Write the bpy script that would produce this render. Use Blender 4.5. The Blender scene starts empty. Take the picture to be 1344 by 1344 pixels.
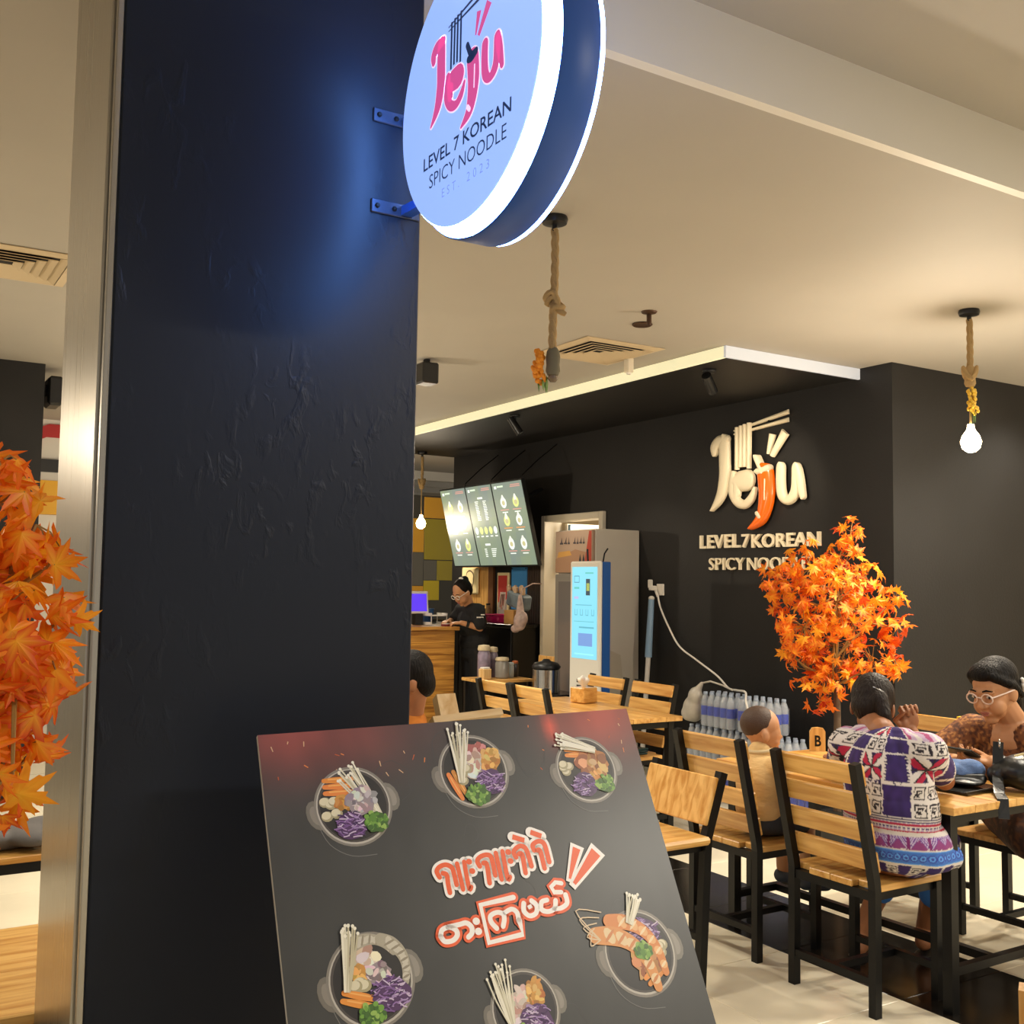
import bpy, bmesh, math, random
import numpy as np
from mathutils import Vector, Matrix, noise as mnoise

random.seed(7)
scene = bpy.context.scene
col = scene.collection
R = math.radians

# ---------------------------------------------------------------- camera
cam_d = bpy.data.cameras.new('camera')
cam_d.sensor_width = 36.0
cam_d.lens = 36.0 * 1397.3 / 1344.0
cam_d.clip_start = 0.05
cam = bpy.data.objects.new('camera', cam_d)
col.objects.link(cam)
_y, _p, _r = R(31.72), R(3.943), R(0.844)
_f = Vector((math.sin(_y) * math.cos(_p), math.cos(_y) * math.cos(_p), math.sin(_p)))
_rt = Vector((math.cos(_y), -math.sin(_y), 0.0))
_up = _rt.cross(_f)
_rt, _up = _rt * math.cos(_r) + _up * math.sin(_r), _up * math.cos(_r) - _rt * math.sin(_r)
cam.matrix_world = Matrix((( _rt.x, _up.x, -_f.x, 0.0), (_rt.y, _up.y, -_f.y, 0.0), (_rt.z, _up.z, -_f.z, 1.5), (0, 0, 0, 1)))
scene.camera = cam

# ---------------------------------------------------------------- world, exposure
wd = bpy.data.worlds.new('mall_ambient')
scene.world = wd
wd.use_nodes = True
wd.node_tree.nodes['Background'].inputs[0].default_value = (1.0, 0.93, 0.82, 1)
wd.node_tree.nodes['Background'].inputs[1].default_value = 0.34
scene.view_settings.view_transform = 'Standard'
scene.view_settings.look = 'None'
scene.view_settings.exposure = 0.3
scene.view_settings.gamma = 1.0
scene.view_settings.use_curve_mapping = False

# ---------------------------------------------------------------- materials
def srgb(h):
    if isinstance(h, (tuple, list)):
        return tuple(h[:3])
    h = h.lstrip('#')
    o = []
    for i in (0, 2, 4):
        v = int(h[i:i + 2], 16) / 255.0
        o.append(v / 12.92 if v <= 0.04045 else ((v + 0.055) / 1.055) ** 2.4)
    return tuple(o)

MATS = {}
def M(name, color='#808080', rough=0.5, metal=0.0, emit=None, estr=0.0, spec=0.5, alpha=1.0, trans=0.0, var=0.0, vscale=8.0, bump=0.0, bscale=40.0, coat=0.0, stretch=(1, 1, 1)):
    if name in MATS:
        return MATS[name]
    m = bpy.data.materials.new(name)
    m.use_nodes = True
    nt = m.node_tree
    b = nt.nodes['Principled BSDF']
    c = srgb(color)
    b.inputs['Base Color'].default_value = (*c, 1)
    b.inputs['Roughness'].default_value = rough
    b.inputs['Metallic'].default_value = metal
    b.inputs['Specular IOR Level'].default_value = spec
    b.inputs['Alpha'].default_value = alpha
    b.inputs['Transmission Weight'].default_value = trans
    b.inputs['Coat Weight'].default_value = coat
    b.inputs['Coat Roughness'].default_value = 0.12
    if emit is not None:
        b.inputs['Emission Color'].default_value = (*srgb(emit), 1)
        b.inputs['Emission Strength'].default_value = estr
    if var or bump:
        tc = nt.nodes.new('ShaderNodeTexCoord')
        mp = nt.nodes.new('ShaderNodeMapping')
        mp.inputs['Scale'].default_value = stretch
        nt.links.new(tc.outputs['Object'], mp.inputs[0])
    if var:
        n = nt.nodes.new('ShaderNodeTexNoise')
        n.inputs['Scale'].default_value = vscale
        n.inputs['Detail'].default_value = 5
        nt.links.new(mp.outputs[0], n.inputs['Vector'])
        rp = nt.nodes.new('ShaderNodeValToRGB')
        rp.color_ramp.elements[0].position = 0.3
        rp.color_ramp.elements[1].position = 0.7
        rp.color_ramp.elements[0].color = (*[max(0, x * (1 - var)) for x in c], 1)
        rp.color_ramp.elements[1].color = (*[min(1, x * (1 + var)) for x in c], 1)
        nt.links.new(n.outputs['Fac'], rp.inputs[0])
        nt.links.new(rp.outputs[0], b.inputs['Base Color'])
    if bump:
        n2 = nt.nodes.new('ShaderNodeTexNoise')
        n2.inputs['Scale'].default_value = bscale
        n2.inputs['Detail'].default_value = 4
        nt.links.new(mp.outputs[0], n2.inputs['Vector'])
        bp = nt.nodes.new('ShaderNodeBump')
        bp.inputs['Strength'].default_value = bump
        bp.inputs['Distance'].default_value = 0.01
        nt.links.new(n2.outputs['Fac'], bp.inputs['Height'])
        nt.links.new(bp.outputs[0], b.inputs['Normal'])
    MATS[name] = m
    return m

def wood(name, light, dark, axis='y', rough=0.38, coat=0.25, sc=1.0):
    m = bpy.data.materials.new(name)
    m.use_nodes = True
    nt = m.node_tree
    b = nt.nodes['Principled BSDF']
    tc = nt.nodes.new('ShaderNodeTexCoord')
    oi = nt.nodes.new('ShaderNodeObjectInfo')
    ad = nt.nodes.new('ShaderNodeVectorMath')
    ad.operation = 'ADD'
    ml = nt.nodes.new('ShaderNodeMath'); ml.operation = 'MULTIPLY'; ml.inputs[1].default_value = 17.0
    nt.links.new(oi.outputs['Random'], ml.inputs[0])
    nt.links.new(tc.outputs['Object'], ad.inputs[0])
    nt.links.new(ml.outputs[0], ad.inputs[1])
    mp = nt.nodes.new('ShaderNodeMapping')
    s = {'x': (1.6, 22, 22), 'y': (22, 1.6, 22), 'z': (22, 22, 1.6)}[axis]
    mp.inputs['Scale'].default_value = tuple(v * sc for v in s)
    nt.links.new(ad.outputs[0], mp.inputs[0])
    n = nt.nodes.new('ShaderNodeTexNoise')
    n.inputs['Scale'].default_value = 1.6
    n.inputs['Detail'].default_value = 6
    n.inputs['Distortion'].default_value = 0.6
    nt.links.new(mp.outputs[0], n.inputs['Vector'])
    rp = nt.nodes.new('ShaderNodeValToRGB')
    rp.color_ramp.elements[0].position = 0.33
    rp.color_ramp.elements[1].position = 0.62
    rp.color_ramp.elements[0].color = (*srgb(dark), 1)
    rp.color_ramp.elements[1].color = (*srgb(light), 1)
    nt.links.new(n.outputs['Fac'], rp.inputs[0])
    hs = nt.nodes.new('ShaderNodeHueSaturation')
    mr = nt.nodes.new('ShaderNodeMapRange')
    mr.inputs[3].default_value = 0.86
    mr.inputs[4].default_value = 1.1
    nt.links.new(oi.outputs['Random'], mr.inputs[0])
    nt.links.new(mr.outputs[0], hs.inputs['Value'])
    nt.links.new(rp.outputs[0], hs.inputs['Color'])
    nt.links.new(hs.outputs[0], b.inputs['Base Color'])
    b.inputs['Roughness'].default_value = rough
    b.inputs['Coat Weight'].default_value = coat
    b.inputs['Coat Roughness'].default_value = 0.18
    MATS[name] = m
    return m

def attr_mat(name, rough=0.4, estr=0.0, coat=0.0):
    m = bpy.data.materials.new(name)
    m.use_nodes = True
    nt = m.node_tree
    b = nt.nodes['Principled BSDF']
    a = nt.nodes.new('ShaderNodeAttribute')
    a.attribute_name = 'Col'
    if estr:
        b.inputs['Base Color'].default_value = (0.02, 0.02, 0.02, 1)
        nt.links.new(a.outputs['Color'], b.inputs['Emission Color'])
        b.inputs['Emission Strength'].default_value = estr
    else:
        nt.links.new(a.outputs['Color'], b.inputs['Base Color'])
    b.inputs['Roughness'].default_value = rough
    b.inputs['Coat Weight'].default_value = coat
    b.inputs['Coat Roughness'].default_value = 0.25
    MATS[name] = m
    return m

wood('wood_y', '#deae62', '#b98036', 'y')
wood('wood_x', '#deae62', '#b98036', 'x')
wood('wood_z', '#deb068', '#b98036', 'z')
wood('wood_pale', '#e2c088', '#c89a58', 'z', rough=0.5, coat=0.0)
wood('wood_pale_x', '#e2c088', '#c89a58', 'x', rough=0.5, coat=0.0)
wood('wood_counter', '#c9913f', '#8d5a20', 'x', rough=0.4)
attr_mat('print', 0.42, coat=0.08)
attr_mat('print_matte', 0.8)
attr_mat('screen', 0.45, estr=1.0)
attr_mat('fabric_print', 0.85)
M('steel_black', '#080809', 0.42, 0.0, spec=0.3)
M('paint_black', '#1b1a1a', 0.55, spec=0.35, var=0.15, vscale=3, bump=0.12, bscale=60)
M('black_plastic', '#111112', 0.4)
M('white_plastic', '#e4e0d8', 0.4)
M('chrome', '#c8c8c8', 0.18, 1.0)
M('skin', '#c08a60', 0.5, var=0.06, vscale=6)
M('skin_dark', '#9a6440', 0.5, var=0.06, vscale=6)
M('hair', '#0c0705', 0.6, spec=0.18, bump=0.7, bscale=130, stretch=(1, 1, 0.12))

# ---------------------------------------------------------------- mesh helpers
def rotz(a):
    return Matrix.Rotation(a, 3, 'Z')

class MB:
    def __init__(s):
        s.v = []; s.f = []; s.m = []; s.c = []
        s.mi = 0; s.col = (1, 1, 1)
    def add(s, vs, fs, col=None):
        n = len(s.v)
        s.v.extend([tuple(v) for v in vs])
        for f in fs:
            s.f.append([i + n for i in f]); s.m.append(s.mi); s.c.append(col or s.col)
    def box(s, c, d, Rm=None, b=0.0):
        hx, hy, hz = d[0] / 2, d[1] / 2, d[2] / 2
        if b <= 0:
            vs = [(x, y, z) for z in (-hz, hz) for y in (-hy, hy) for x in (-hx, hx)]
            fs = [(0, 2, 3, 1), (4, 5, 7, 6), (0, 1, 5, 4), (2, 6, 7, 3), (0, 4, 6, 2), (1, 3, 7, 5)]
        else:
            b = min(b, hx * .9, hy * .9, hz * .9)
            vs = []; idx = {}
            for sx in (-1, 1):
                for sy in (-1, 1):
                    for sz in (-1, 1):
                        for k in range(3):
                            p = [sx * hx, sy * hy, sz * hz]
                            for j in range(3):
                                if j != k:
                                    p[j] -= (sx, sy, sz)[j] * b
                            idx[(sx, sy, sz, k)] = len(vs); vs.append(tuple(p))
            fs = []
            for k in range(3):
                o = [j for j in range(3) if j != k]
                for sg in (-1, 1):
                    q = []
                    for a, bb in ((-1, -1), (1, -1), (1, 1), (-1, 1)):
                        t = [0, 0, 0]; t[k] = sg; t[o[0]] = a; t[o[1]] = bb
                        q.append(idx[(*t, k)])
                    fs.append(q)
            for k in range(3):          # edges along axis k
                o = [j for j in range(3) if j != k]
                for a in (-1, 1):
                    for bb in (-1, 1):
                        t0 = [0, 0, 0]; t1 = [0, 0, 0]
                        t0[o[0]] = t1[o[0]] = a; t0[o[1]] = t1[o[1]] = bb
                        t0[k] = -1; t1[k] = 1
                        fs.append([idx[(*t0, o[0])], idx[(*t1, o[0])], idx[(*t1, o[1])], idx[(*t0, o[1])]])
            for sx in (-1, 1):
                for sy in (-1, 1):
                    for sz in (-1, 1):
                        fs.append([idx[(sx, sy, sz, k)] for k in range(3)])
        c = Vector(c)
        if Rm is not None:
            vs = [Rm @ Vector(v) + c for v in vs]
        else:
            vs = [Vector(v) + c for v in vs]
        s.add(vs, fs)
        return s
    def bx(s, x0, x1, y0, y1, z0, z1, b=0.0):
        return s.box(((x0 + x1) / 2, (y0 + y1) / 2, (z0 + z1) / 2), (x1 - x0, y1 - y0, z1 - z0), None, b)
    def rings(s, rings, closed=True, caps=True):
        n = len(rings[0]); vs = [p for r in rings for p in r]; fs = []
        for i in range(len(rings) - 1):
            for j in range(n if closed else n - 1):
                k = (j + 1) % n
                fs.append((i * n + j, i * n + k, (i + 1) * n + k, (i + 1) * n + j))
        if caps:
            fs.append(tuple(range(n - 1, -1, -1)))
            fs.append(tuple((len(rings) - 1) * n + j for j in range(n)))
        s.add(vs, fs)
        return s
    def lathe(s, prof, n=16, o=(0, 0, 0), Rm=None, caps=True):
        o = Vector(o); rs = []
        for r, z in prof:
            ring = []
            for j in range(n):
                a = 2 * math.pi * j / n
                p = Vector((max(r, 1e-4) * math.cos(a), max(r, 1e-4) * math.sin(a), z))
                if Rm is not None:
                    p = Rm @ p
                ring.append(p + o)
            rs.append(ring)
        return s.rings(rs, True, caps)
    def cyl(s, p, q, r1, r2=None, n=12):
        p = Vector(p); q = Vector(q); d = q - p; L = d.length
        Rm = d.to_track_quat('Z', 'Y').to_matrix()
        return s.lathe([(r1, 0), (r1 if r2 is None else r2, L)], n, p, Rm)
    def tube(s, pts, r, n=8, caps=True):
        pts = [Vector(p) for p in pts]; rs = []
        rr = r if isinstance(r, (list, tuple)) else [r] * len(pts)
        up = None
        for i, p in enumerate(pts):
            t = (pts[min(i + 1, len(pts) - 1)] - pts[max(i - 1, 0)])
            if t.length < 1e-9: t = Vector((0, 0, 1))
            t.normalize()
            if up is None:
                up = t.orthogonal().normalized()
            else:
                up = (up - t * up.dot(t))
                up = up.normalized() if up.length > 1e-6 else t.orthogonal().normalized()
            w = t.cross(up)
            rs.append([p + up * (math.cos(2 * math.pi * j / n) * rr[i]) + w * (math.sin(2 * math.pi * j / n) * rr[i]) for j in range(n)])
        return s.rings(rs, True, caps)
    def beam(s, pts, w, d, side=(0, 1, 0)):
        """rectangular tube: w along 'side', d across, following pts"""
        pts = [Vector(p) for p in pts]; sd = Vector(side).normalized(); rs = []
        for i, p in enumerate(pts):
            t = (pts[min(i + 1, len(pts) - 1)] - pts[max(i - 1, 0)]).normalized()
            o = t.cross(sd).normalized(); s2 = o.cross(t).normalized()
            rs.append([p + s2 * (a * w / 2) + o * (b * d / 2) for a, b in ((-1, -1), (1, -1), (1, 1), (-1, 1))])
        return s.rings(rs)
    def ell(s, c, rad, Rm=None, nu=16, nv=10):
        prof = []
        c = Vector(c); rs = []
        for i in range(nv + 1):
            t = -math.pi / 2 + math.pi * i / nv
            cr, z = max(math.cos(t), 0.02), math.sin(t)
            ring = []
            for j in range(nu):
                a = 2 * math.pi * j / nu
                p = Vector((rad[0] * cr * math.cos(a), rad[1] * cr * math.sin(a), rad[2] * z))
                ring.append((Rm @ p if Rm is not None else p) + c)
            rs.append(ring)
        return s.rings(rs)
    def cap(s, p, q, r1, r2=None, n=14):
        """closed tapered capsule"""
        r2 = r1 if r2 is None else r2
        p = Vector(p); q = Vector(q); d = q - p; L = max(d.length, 1e-4)
        Rm = d.to_track_quat('Z', 'Y').to_matrix() if d.length > 1e-4 else Matrix.Identity(3)
        prof = [(r1 * math.sin(a), -r1 * math.cos(a)) for a in (0.05, .4, .8, 1.2)] + [(r1, 0), (r2, L)] + [(r2 * math.cos(a), L + r2 * math.sin(a)) for a in (.4, .8, 1.2, 1.52)]
        return s.lathe(prof, n, p, Rm)
    def poly(s, pts, col=None):
        s.add(pts, [tuple(range(len(pts)))], col)
        return s
    def prism(s, pts, nrm):
        nrm = Vector(nrm); a = [Vector(p) for p in pts]; b = [p + nrm for p in a]; n = len(a)
        fs = [tuple(range(n - 1, -1, -1)), tuple(range(n, 2 * n))] + [(i, (i + 1) % n, n + (i + 1) % n, n + i) for i in range(n)]
        s.add(a + b, fs)
        return s
    def quad(s, a, b, c, d, col=None):
        s.add([a, b, c, d], [(0, 1, 2, 3)], col)
        return s

def wloc(o):
    v = Vector((0, 0, 0))
    while o is not None:
        v += o.location; o = o.parent
    return v

def build(name, mb, mats, parent=None, smooth=None, color=False, local=False):
    off = Vector((0, 0, 0)) if (parent is None or local) else wloc(parent)
    me = bpy.data.meshes.new(name)
    me.from_pydata([(v[0] - off.x, v[1] - off.y, v[2] - off.z) for v in mb.v], [], mb.f)
    if not isinstance(mats, (list, tuple)):
        mats = [mats]
    for m in mats:
        me.materials.append(MATS[m] if isinstance(m, str) else m)
    if len(mats) > 1:
        me.polygons.foreach_set('material_index', mb.m)
    if color:
        ca = me.color_attributes.new('Col', 'FLOAT_COLOR', 'CORNER')
        buf = []
        for p, c in zip(me.polygons, mb.c):
            buf.extend([c[0], c[1], c[2], 1.0] * p.loop_total)
        ca.data.foreach_set('color', buf)
    bm = bmesh.new(); bm.from_mesh(me)
    if not color:
        bmesh.ops.recalc_face_normals(bm, faces=bm.faces)
    bm.to_mesh(me); bm.free()
    if smooth is not None:
        me.polygons.foreach_set('use_smooth', [True] * len(me.polygons))
        me.set_sharp_from_angle(angle=R(smooth))
    me.update()
    o = bpy.data.objects.new(name, me)
    col.objects.link(o)
    if parent is not None:
        o.parent = parent
    return o

def tag(o, label, cat, group=None):
    o['label'] = label; o['category'] = cat
    if group: o['group'] = group
    return o
def stuff(o):
    o['kind'] = 'stuff'; return o
def struct(o, label=None):
    o['kind'] = 'structure'
    if label: o['label'] = label
    return o
def thing(name, loc, label, cat, group=None, rz=0.0):
    o = bpy.data.objects.new(name, None)
    o.empty_display_size = 0.1
    col.objects.link(o)
    o.location = loc; o.rotation_euler = (0, 0, rz)
    return tag(o, label, cat, group)
def copy_tree(o, parent=None):
    c = o.copy(); col.objects.link(c); c.parent = parent
    for ch in list(o.children):
        copy_tree(ch, c)
    return c
def place(proto, loc, rz, label, group=None):
    c = copy_tree(proto)
    c.location = loc; c.rotation_euler = (0, 0, rz); c['label'] = label
    if group: c['group'] = group
    return c
def light(name, kind, loc, power, color, parent=None, size=0.1, aim=None, spot=None, blend=0.6):
    d = bpy.data.lights.new(name, kind)
    d.energy = power; d.color = color
    if kind == 'AREA': d.shape = 'DISK'; d.size = size
    else: d.shadow_soft_size = size
    if spot: d.spot_size = R(spot); d.spot_blend = blend
    o = bpy.data.objects.new(name, d); col.objects.link(o)
    o.location = Vector(loc) - (wloc(parent) if parent else Vector((0, 0, 0)))
    if aim is not None:
        o.rotation_euler = (Vector(aim) - Vector(loc)).to_track_quat('-Z', 'Y').to_euler()
    if parent: o.parent = parent
    return o

def remesh(name, mb, voxel, mat, parent, smooth_it=6, colfn=None, keep=None):
    """fuse overlapping closed shapes into one continuous surface"""
    off = wloc(parent) if parent else Vector((0, 0, 0))
    me = bpy.data.meshes.new(name + '_tmp')
    me.from_pydata([(v[0], v[1], v[2]) for v in mb.v], [], mb.f)
    bm = bmesh.new(); bm.from_mesh(me); bmesh.ops.recalc_face_normals(bm, faces=bm.faces); bm.to_mesh(me); bm.free()
    o = bpy.data.objects.new(name + '_tmp', me); col.objects.link(o)
    md = o.modifiers.new('r', 'REMESH'); md.mode = 'VOXEL'; md.voxel_size = voxel; md.adaptivity = 0.0
    sm = o.modifiers.new('s', 'SMOOTH'); sm.factor = 0.5; sm.iterations = smooth_it
    dg = bpy.context.evaluated_depsgraph_get()
    nm = bpy.data.meshes.new_from_object(o.evaluated_get(dg))
    bpy.data.objects.remove(o)
    n = len(nm.vertices)
    co = np.empty(n * 3, dtype=np.float32); nm.vertices.foreach_get('co', co); co = co.reshape(-1, 3)
    if colfn is not None:
        ca = nm.color_attributes.new('Col', 'FLOAT_COLOR', 'POINT')
        cc = np.ones((n, 4), dtype=np.float32)
        for i in range(n):
            cc[i, :3] = colfn(*co[i])
        ca.data.foreach_set('color', cc.ravel())
    co = co - np.array([off.x, off.y, off.z], dtype=np.float32)
    nm.vertices.foreach_set('co', co.astype(np.float32).ravel())
    nm.name = name
    nm.materials.clear(); nm.materials.append(MATS[mat])
    nm.polygons.foreach_set('use_smooth', [True] * len(nm.polygons))
    nm.update()
    ob = bpy.data.objects.new(name, nm); col.objects.link(ob)
    if parent: ob.parent = parent
    return ob

# --- lettering: frames and strokes -------------------------------------------------
class Frame:
    def __init__(s, o, ex, ey, en):
        s.o = Vector(o); s.ex = Vector(ex); s.ey = Vector(ey); s.en = Vector(en)
    def __call__(s, a, b, n=0.0):
        return s.o + s.ex * a + s.ey * b + s.en * n

def spline(pts, k=6):
    if len(pts) < 3:
        return [tuple(p) for p in pts]
    out = []
    P = [pts[0]] + list(pts) + [pts[-1]]
    for i in range(1, len(P) - 2):
        p0, p1, p2, p3 = (np.array(P[i + j], float) for j in (-1, 0, 1, 2))
        for q in range(k):
            t = q / k
            out.append(tuple(0.5 * (2 * p1 + (p2 - p0) * t + (2 * p0 - 5 * p1 + 4 * p2 - p3) * t * t + (3 * p1 - p0 - 3 * p2 + p3) * t ** 3)))
    out.append(tuple(pts[-1]))
    return out

def stroke(mb, fr, pts, T, base=0.0, grow=0.0, caps=True, puffy=True, k=6, smooth=True, colr=None):
    """a 2D stroke (a, b, width) raised off a frame; puffy = rounded relief, otherwise flat print"""
    pts = spline(pts, k) if smooth else [tuple(p) for p in pts]
    A = [(p[0], p[1], max(p[2] + grow, 0.0005)) for p in pts]
    if caps:
        def ext(p, q):
            d = np.array([p[0] - q[0], p[1] - q[1]]); L = np.hypot(*d) or 1; d = d / L; w = p[2]
            return [(p[0] + d[0] * w / 2 * math.sin(t), p[1] + d[1] * w / 2 * math.sin(t), w * math.cos(t)) for t in (0.5, 0.95, 1.3, 1.5)]
        A = list(reversed(ext(A[0], A[1]))) + A + ext(A[-1], A[-2])
    n = len(A); rows = []
    sec = [(-1, 0), (-.96, .45), (-.75, .8), (-.4, .97), (0, 1), (.4, .97), (.75, .8), (.96, .45), (1, 0)] if puffy else [(-1, 1), (1, 1)]
    for i, (a, b, w) in enumerate(A):
        p = A[max(i - 1, 0)]; q = A[min(i + 1, n - 1)]
        d = np.array([q[0] - p[0], q[1] - p[1]]); L = np.hypot(*d) or 1; nx, ny = -d[1] / L, d[0] / L
        rows.append([fr(a + nx * u * w / 2, b + ny * u * w / 2, base + h * T) for u, h in sec])
    vs = [v for r in rows for v in r]; m = len(sec)
    fs = [(i * m + j, i * m + j + 1, (i + 1) * m + j + 1, (i + 1) * m + j) for i in range(n - 1) for j in range(m - 1)]
    if puffy:
        fs.append(tuple(range(m))); fs.append(tuple((n - 1) * m + j for j in range(m - 1, -1, -1)))
    mb.add(vs, fs, colr)

def text_geo(txt, w, h, extrude=0.0, offset=0.0, spacing=1.0):
    """built-in font fitted to a width and cap height; returns verts (a, b, n) and faces"""
    cu = bpy.data.curves.new('t', 'FONT'); cu.body = txt; cu.extrude = extrude; cu.offset = offset
    cu.space_character = spacing; cu.resolution_u = 3
    o = bpy.data.objects.new('t', cu); col.objects.link(o)
    dg = bpy.context.evaluated_depsgraph_get()
    me = bpy.data.meshes.new_from_object(o.evaluated_get(dg))
    vs = [tuple(v.co) for v in me.vertices]; fs = [tuple(p.vertices) for p in me.polygons]
    bpy.data.objects.remove(o); bpy.data.meshes.remove(me); bpy.data.curves.remove(cu)
    x0 = min(v[0] for v in vs); x1 = max(v[0] for v in vs); y0 = min(v[1] for v in vs); y1 = max(v[1] for v in vs)
    return [((v[0] - x0) / (x1 - x0) * w, (v[1] - y0) / (y1 - y0) * h, v[2]) for v in vs], fs
def put_text(mb, fr, txt, a, b, w, h, base=0.0, extrude=0.0, offset=0.0, spacing=1.0, colr=None):
    vs, fs = text_geo(txt, w, h, extrude, offset, spacing)
    mb.add([fr(a + x, b + y, base + z + extrude) for x, y, z in vs], fs, colr)
# ================================================================= STRUCTURE
WARM = (1.0, 0.86, 0.67)
def ceil_mat():
    return M('ceiling_paint', '#a8a298', 0.7, var=0.03, vscale=1.5)
ceil_mat()
M('floor_grout', '#6d6455', 0.8)
M('tile_beige', '#e0d6bd', 0.22, spec=0.45, var=0.07, vscale=2.2)
M('tile_dark', '#15110d', 0.16, spec=0.5, var=0.3, vscale=3)
M('white_band', '#d8d6c8', 0.5)
M('wall_grey', '#4d4a45', 0.6, var=0.08)
M('cream_wall', '#cdbb98', 0.65, var=0.05)
M('fascia_white', '#dcd8cf', 0.55)

def floor_far():
    m = bpy.data.materials.new('floor_far'); m.use_nodes = True
    nt = m.node_tree; b = nt.nodes['Principled BSDF']
    tc = nt.nodes.new('ShaderNodeTexCoord'); br = nt.nodes.new('ShaderNodeTexBrick')
    br.offset = 0.0; br.inputs['Scale'].default_value = 1.0
    br.inputs['Brick Width'].default_value = 0.6; br.inputs['Row Height'].default_value = 0.6
    br.inputs['Mortar Size'].default_value = 0.003
    br.inputs['Color1'].default_value = (*srgb('#e0d6bd'), 1); br.inputs['Color2'].default_value = (*srgb('#dbd0b5'), 1)
    br.inputs['Mortar'].default_value = (*srgb('#6d6455'), 1)
    nt.links.new(tc.outputs['Object'], br.inputs['Vector']); nt.links.new(br.outputs['Color'], b.inputs['Base Color'])
    b.inputs['Roughness'].default_value = 0.25
    MATS['floor_far'] = m
floor_far()

# floor: slab, then single 60 cm tiles where the photograph shows them
mb = MB(); mb.bx(-6, 10, -5, 17, -0.3, -0.006)
floor = struct(build('floor', mb, 'floor_far'), 'beige polished tile floor with one dark band')
TX0, TY0 = -1.44, 1.46
def tile_mesh(mat):
    mb = MB(); mb.box((0, 0, -0.007), (0.5975, 0.5975, 0.014), None, 0.0015)
    o = build('tile', mb, mat); me = o.data; bpy.data.objects.remove(o); return me
tl, td = tile_mesh('tile_beige'), tile_mesh('tile_dark')
for i in range(12):
    for j in range(12):
        dark = (i == 8)
        o = bpy.data.objects.new('tile', td if dark else tl)
        col.objects.link(o); o.parent = floor
        o.location = (TX0 + 0.3 + 0.6 * i, TY0 + 0.3 + 0.6 * j, 0)
        if dark: o['label'] = 'dark polished floor tile'

mb = MB(); mb.bx(-6, 10, 2.36, 17, 3.0, 3.15)
struct(build('ceiling', mb, 'ceiling_paint'), 'warm cream plaster ceiling')
mb = MB(); mb.bx(-6, 10, -5, 2.32, 3.24, 3.36)
struct(build('ceiling', mb, 'ceiling_paint'), 'raised ceiling in front of the shop')
mb = MB(); mb.bx(-6, 10, 2.32, 2.36, 3.0, 3.3)
struct(build('trim_1', mb, 'fascia_white'), 'pale fascia board at the ceiling step')
# black dropped soffit with a pale lit edge
mb = MB(); mb.bx(4.54, 5.74, 4.85, 10.5, 2.93, 2.999)
sof = struct(build('ceiling', mb, 'paint_black'), 'black dropped soffit over the counter')
M('led_edge', '#e6e4c0', 0.5, emit='#f3efc8', estr=0.42)
M('led_edge_cool', '#c8ccd2', 0.5, emit='#ccd6e4', estr=0.22)
mb = MB(); mb.bx(4.52, 4.54, 4.85, 10.5, 2.925, 2.998)
o = build('edge_strip', mb, 'led_edge', sof); o['label'] = 'pale lit edge strip of the soffit'
mb = MB(); mb.bx(4.52, 5.74, 4.83, 4.85, 2.925, 2.998)
o = build('edge_strip', mb, 'led_edge_cool', sof); o['label'] = 'pale lit edge strip of the soffit'

# sign wall with doorway, right wall
mb = MB(); mb.bx(5.74, 5.9, 4.57, 7.70, 0, 3.0); mb.bx(5.74, 5.9, 8.66, 10.55, 0, 3.0); mb.bx(5.74, 5.9, 7.70, 8.66, 2.16, 3.0)
struct(build('wall_back', mb, 'paint_black'), 'matt black wall carrying the big logo sign')
mb = MB(); mb.bx(5.9, 10, 4.57, 4.72, 0, 3.0)
struct(build('wall_right', mb, 'paint_black'), 'matt black wall behind the dining women')
mb = MB(); mb.bx(9.85, 10, -5, 4.57, 0, 3.3)
struct(build('wall_side', mb, 'cream_wall'))
# white door frame and the lit passage behind it
mb = MB(); mb.bx(5.70, 5.91, 7.68, 7.74, 0, 2.18, 0.006); mb.bx(5.70, 5.91, 8.62, 8.68, 0, 2.18, 0.006); mb.bx(5.70, 5.91, 7.7401, 8.6199, 2.12, 2.18, 0.006)
M('door_white', '#dfd6c2', 0.5)
d1 = struct(build('door_1', mb, 'door_white'), 'white door frame behind the drinks fridge')
mb = MB(); mb.bx(5.93, 6.70, 8.56, 8.60, 0.01, 2.11)
build('door_leaf', mb, 'door_white', d1)
mb = MB(); mb.bx(5.925, 5.93, 8.50, 8.545, 1.70, 2.10)  # blue reflection at the door edge, put in as a coloured strip
o = build('reflection_strip', mb, M('reflection_blue', '#7fa6c8', .4), d1); o['label'] = 'pale blue reflection in the doorway'
mb = MB(); mb.bx(7.2, 7.3, 7.0, 9.4, 0, 3.0); mb.bx(5.9, 7.3, 9.4, 9.5, 0, 3.0); mb.bx(5.9, 7.3, 6.9, 7.0, 0, 3.0)
struct(build('wall_passage', mb, 'cream_wall'))
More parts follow.
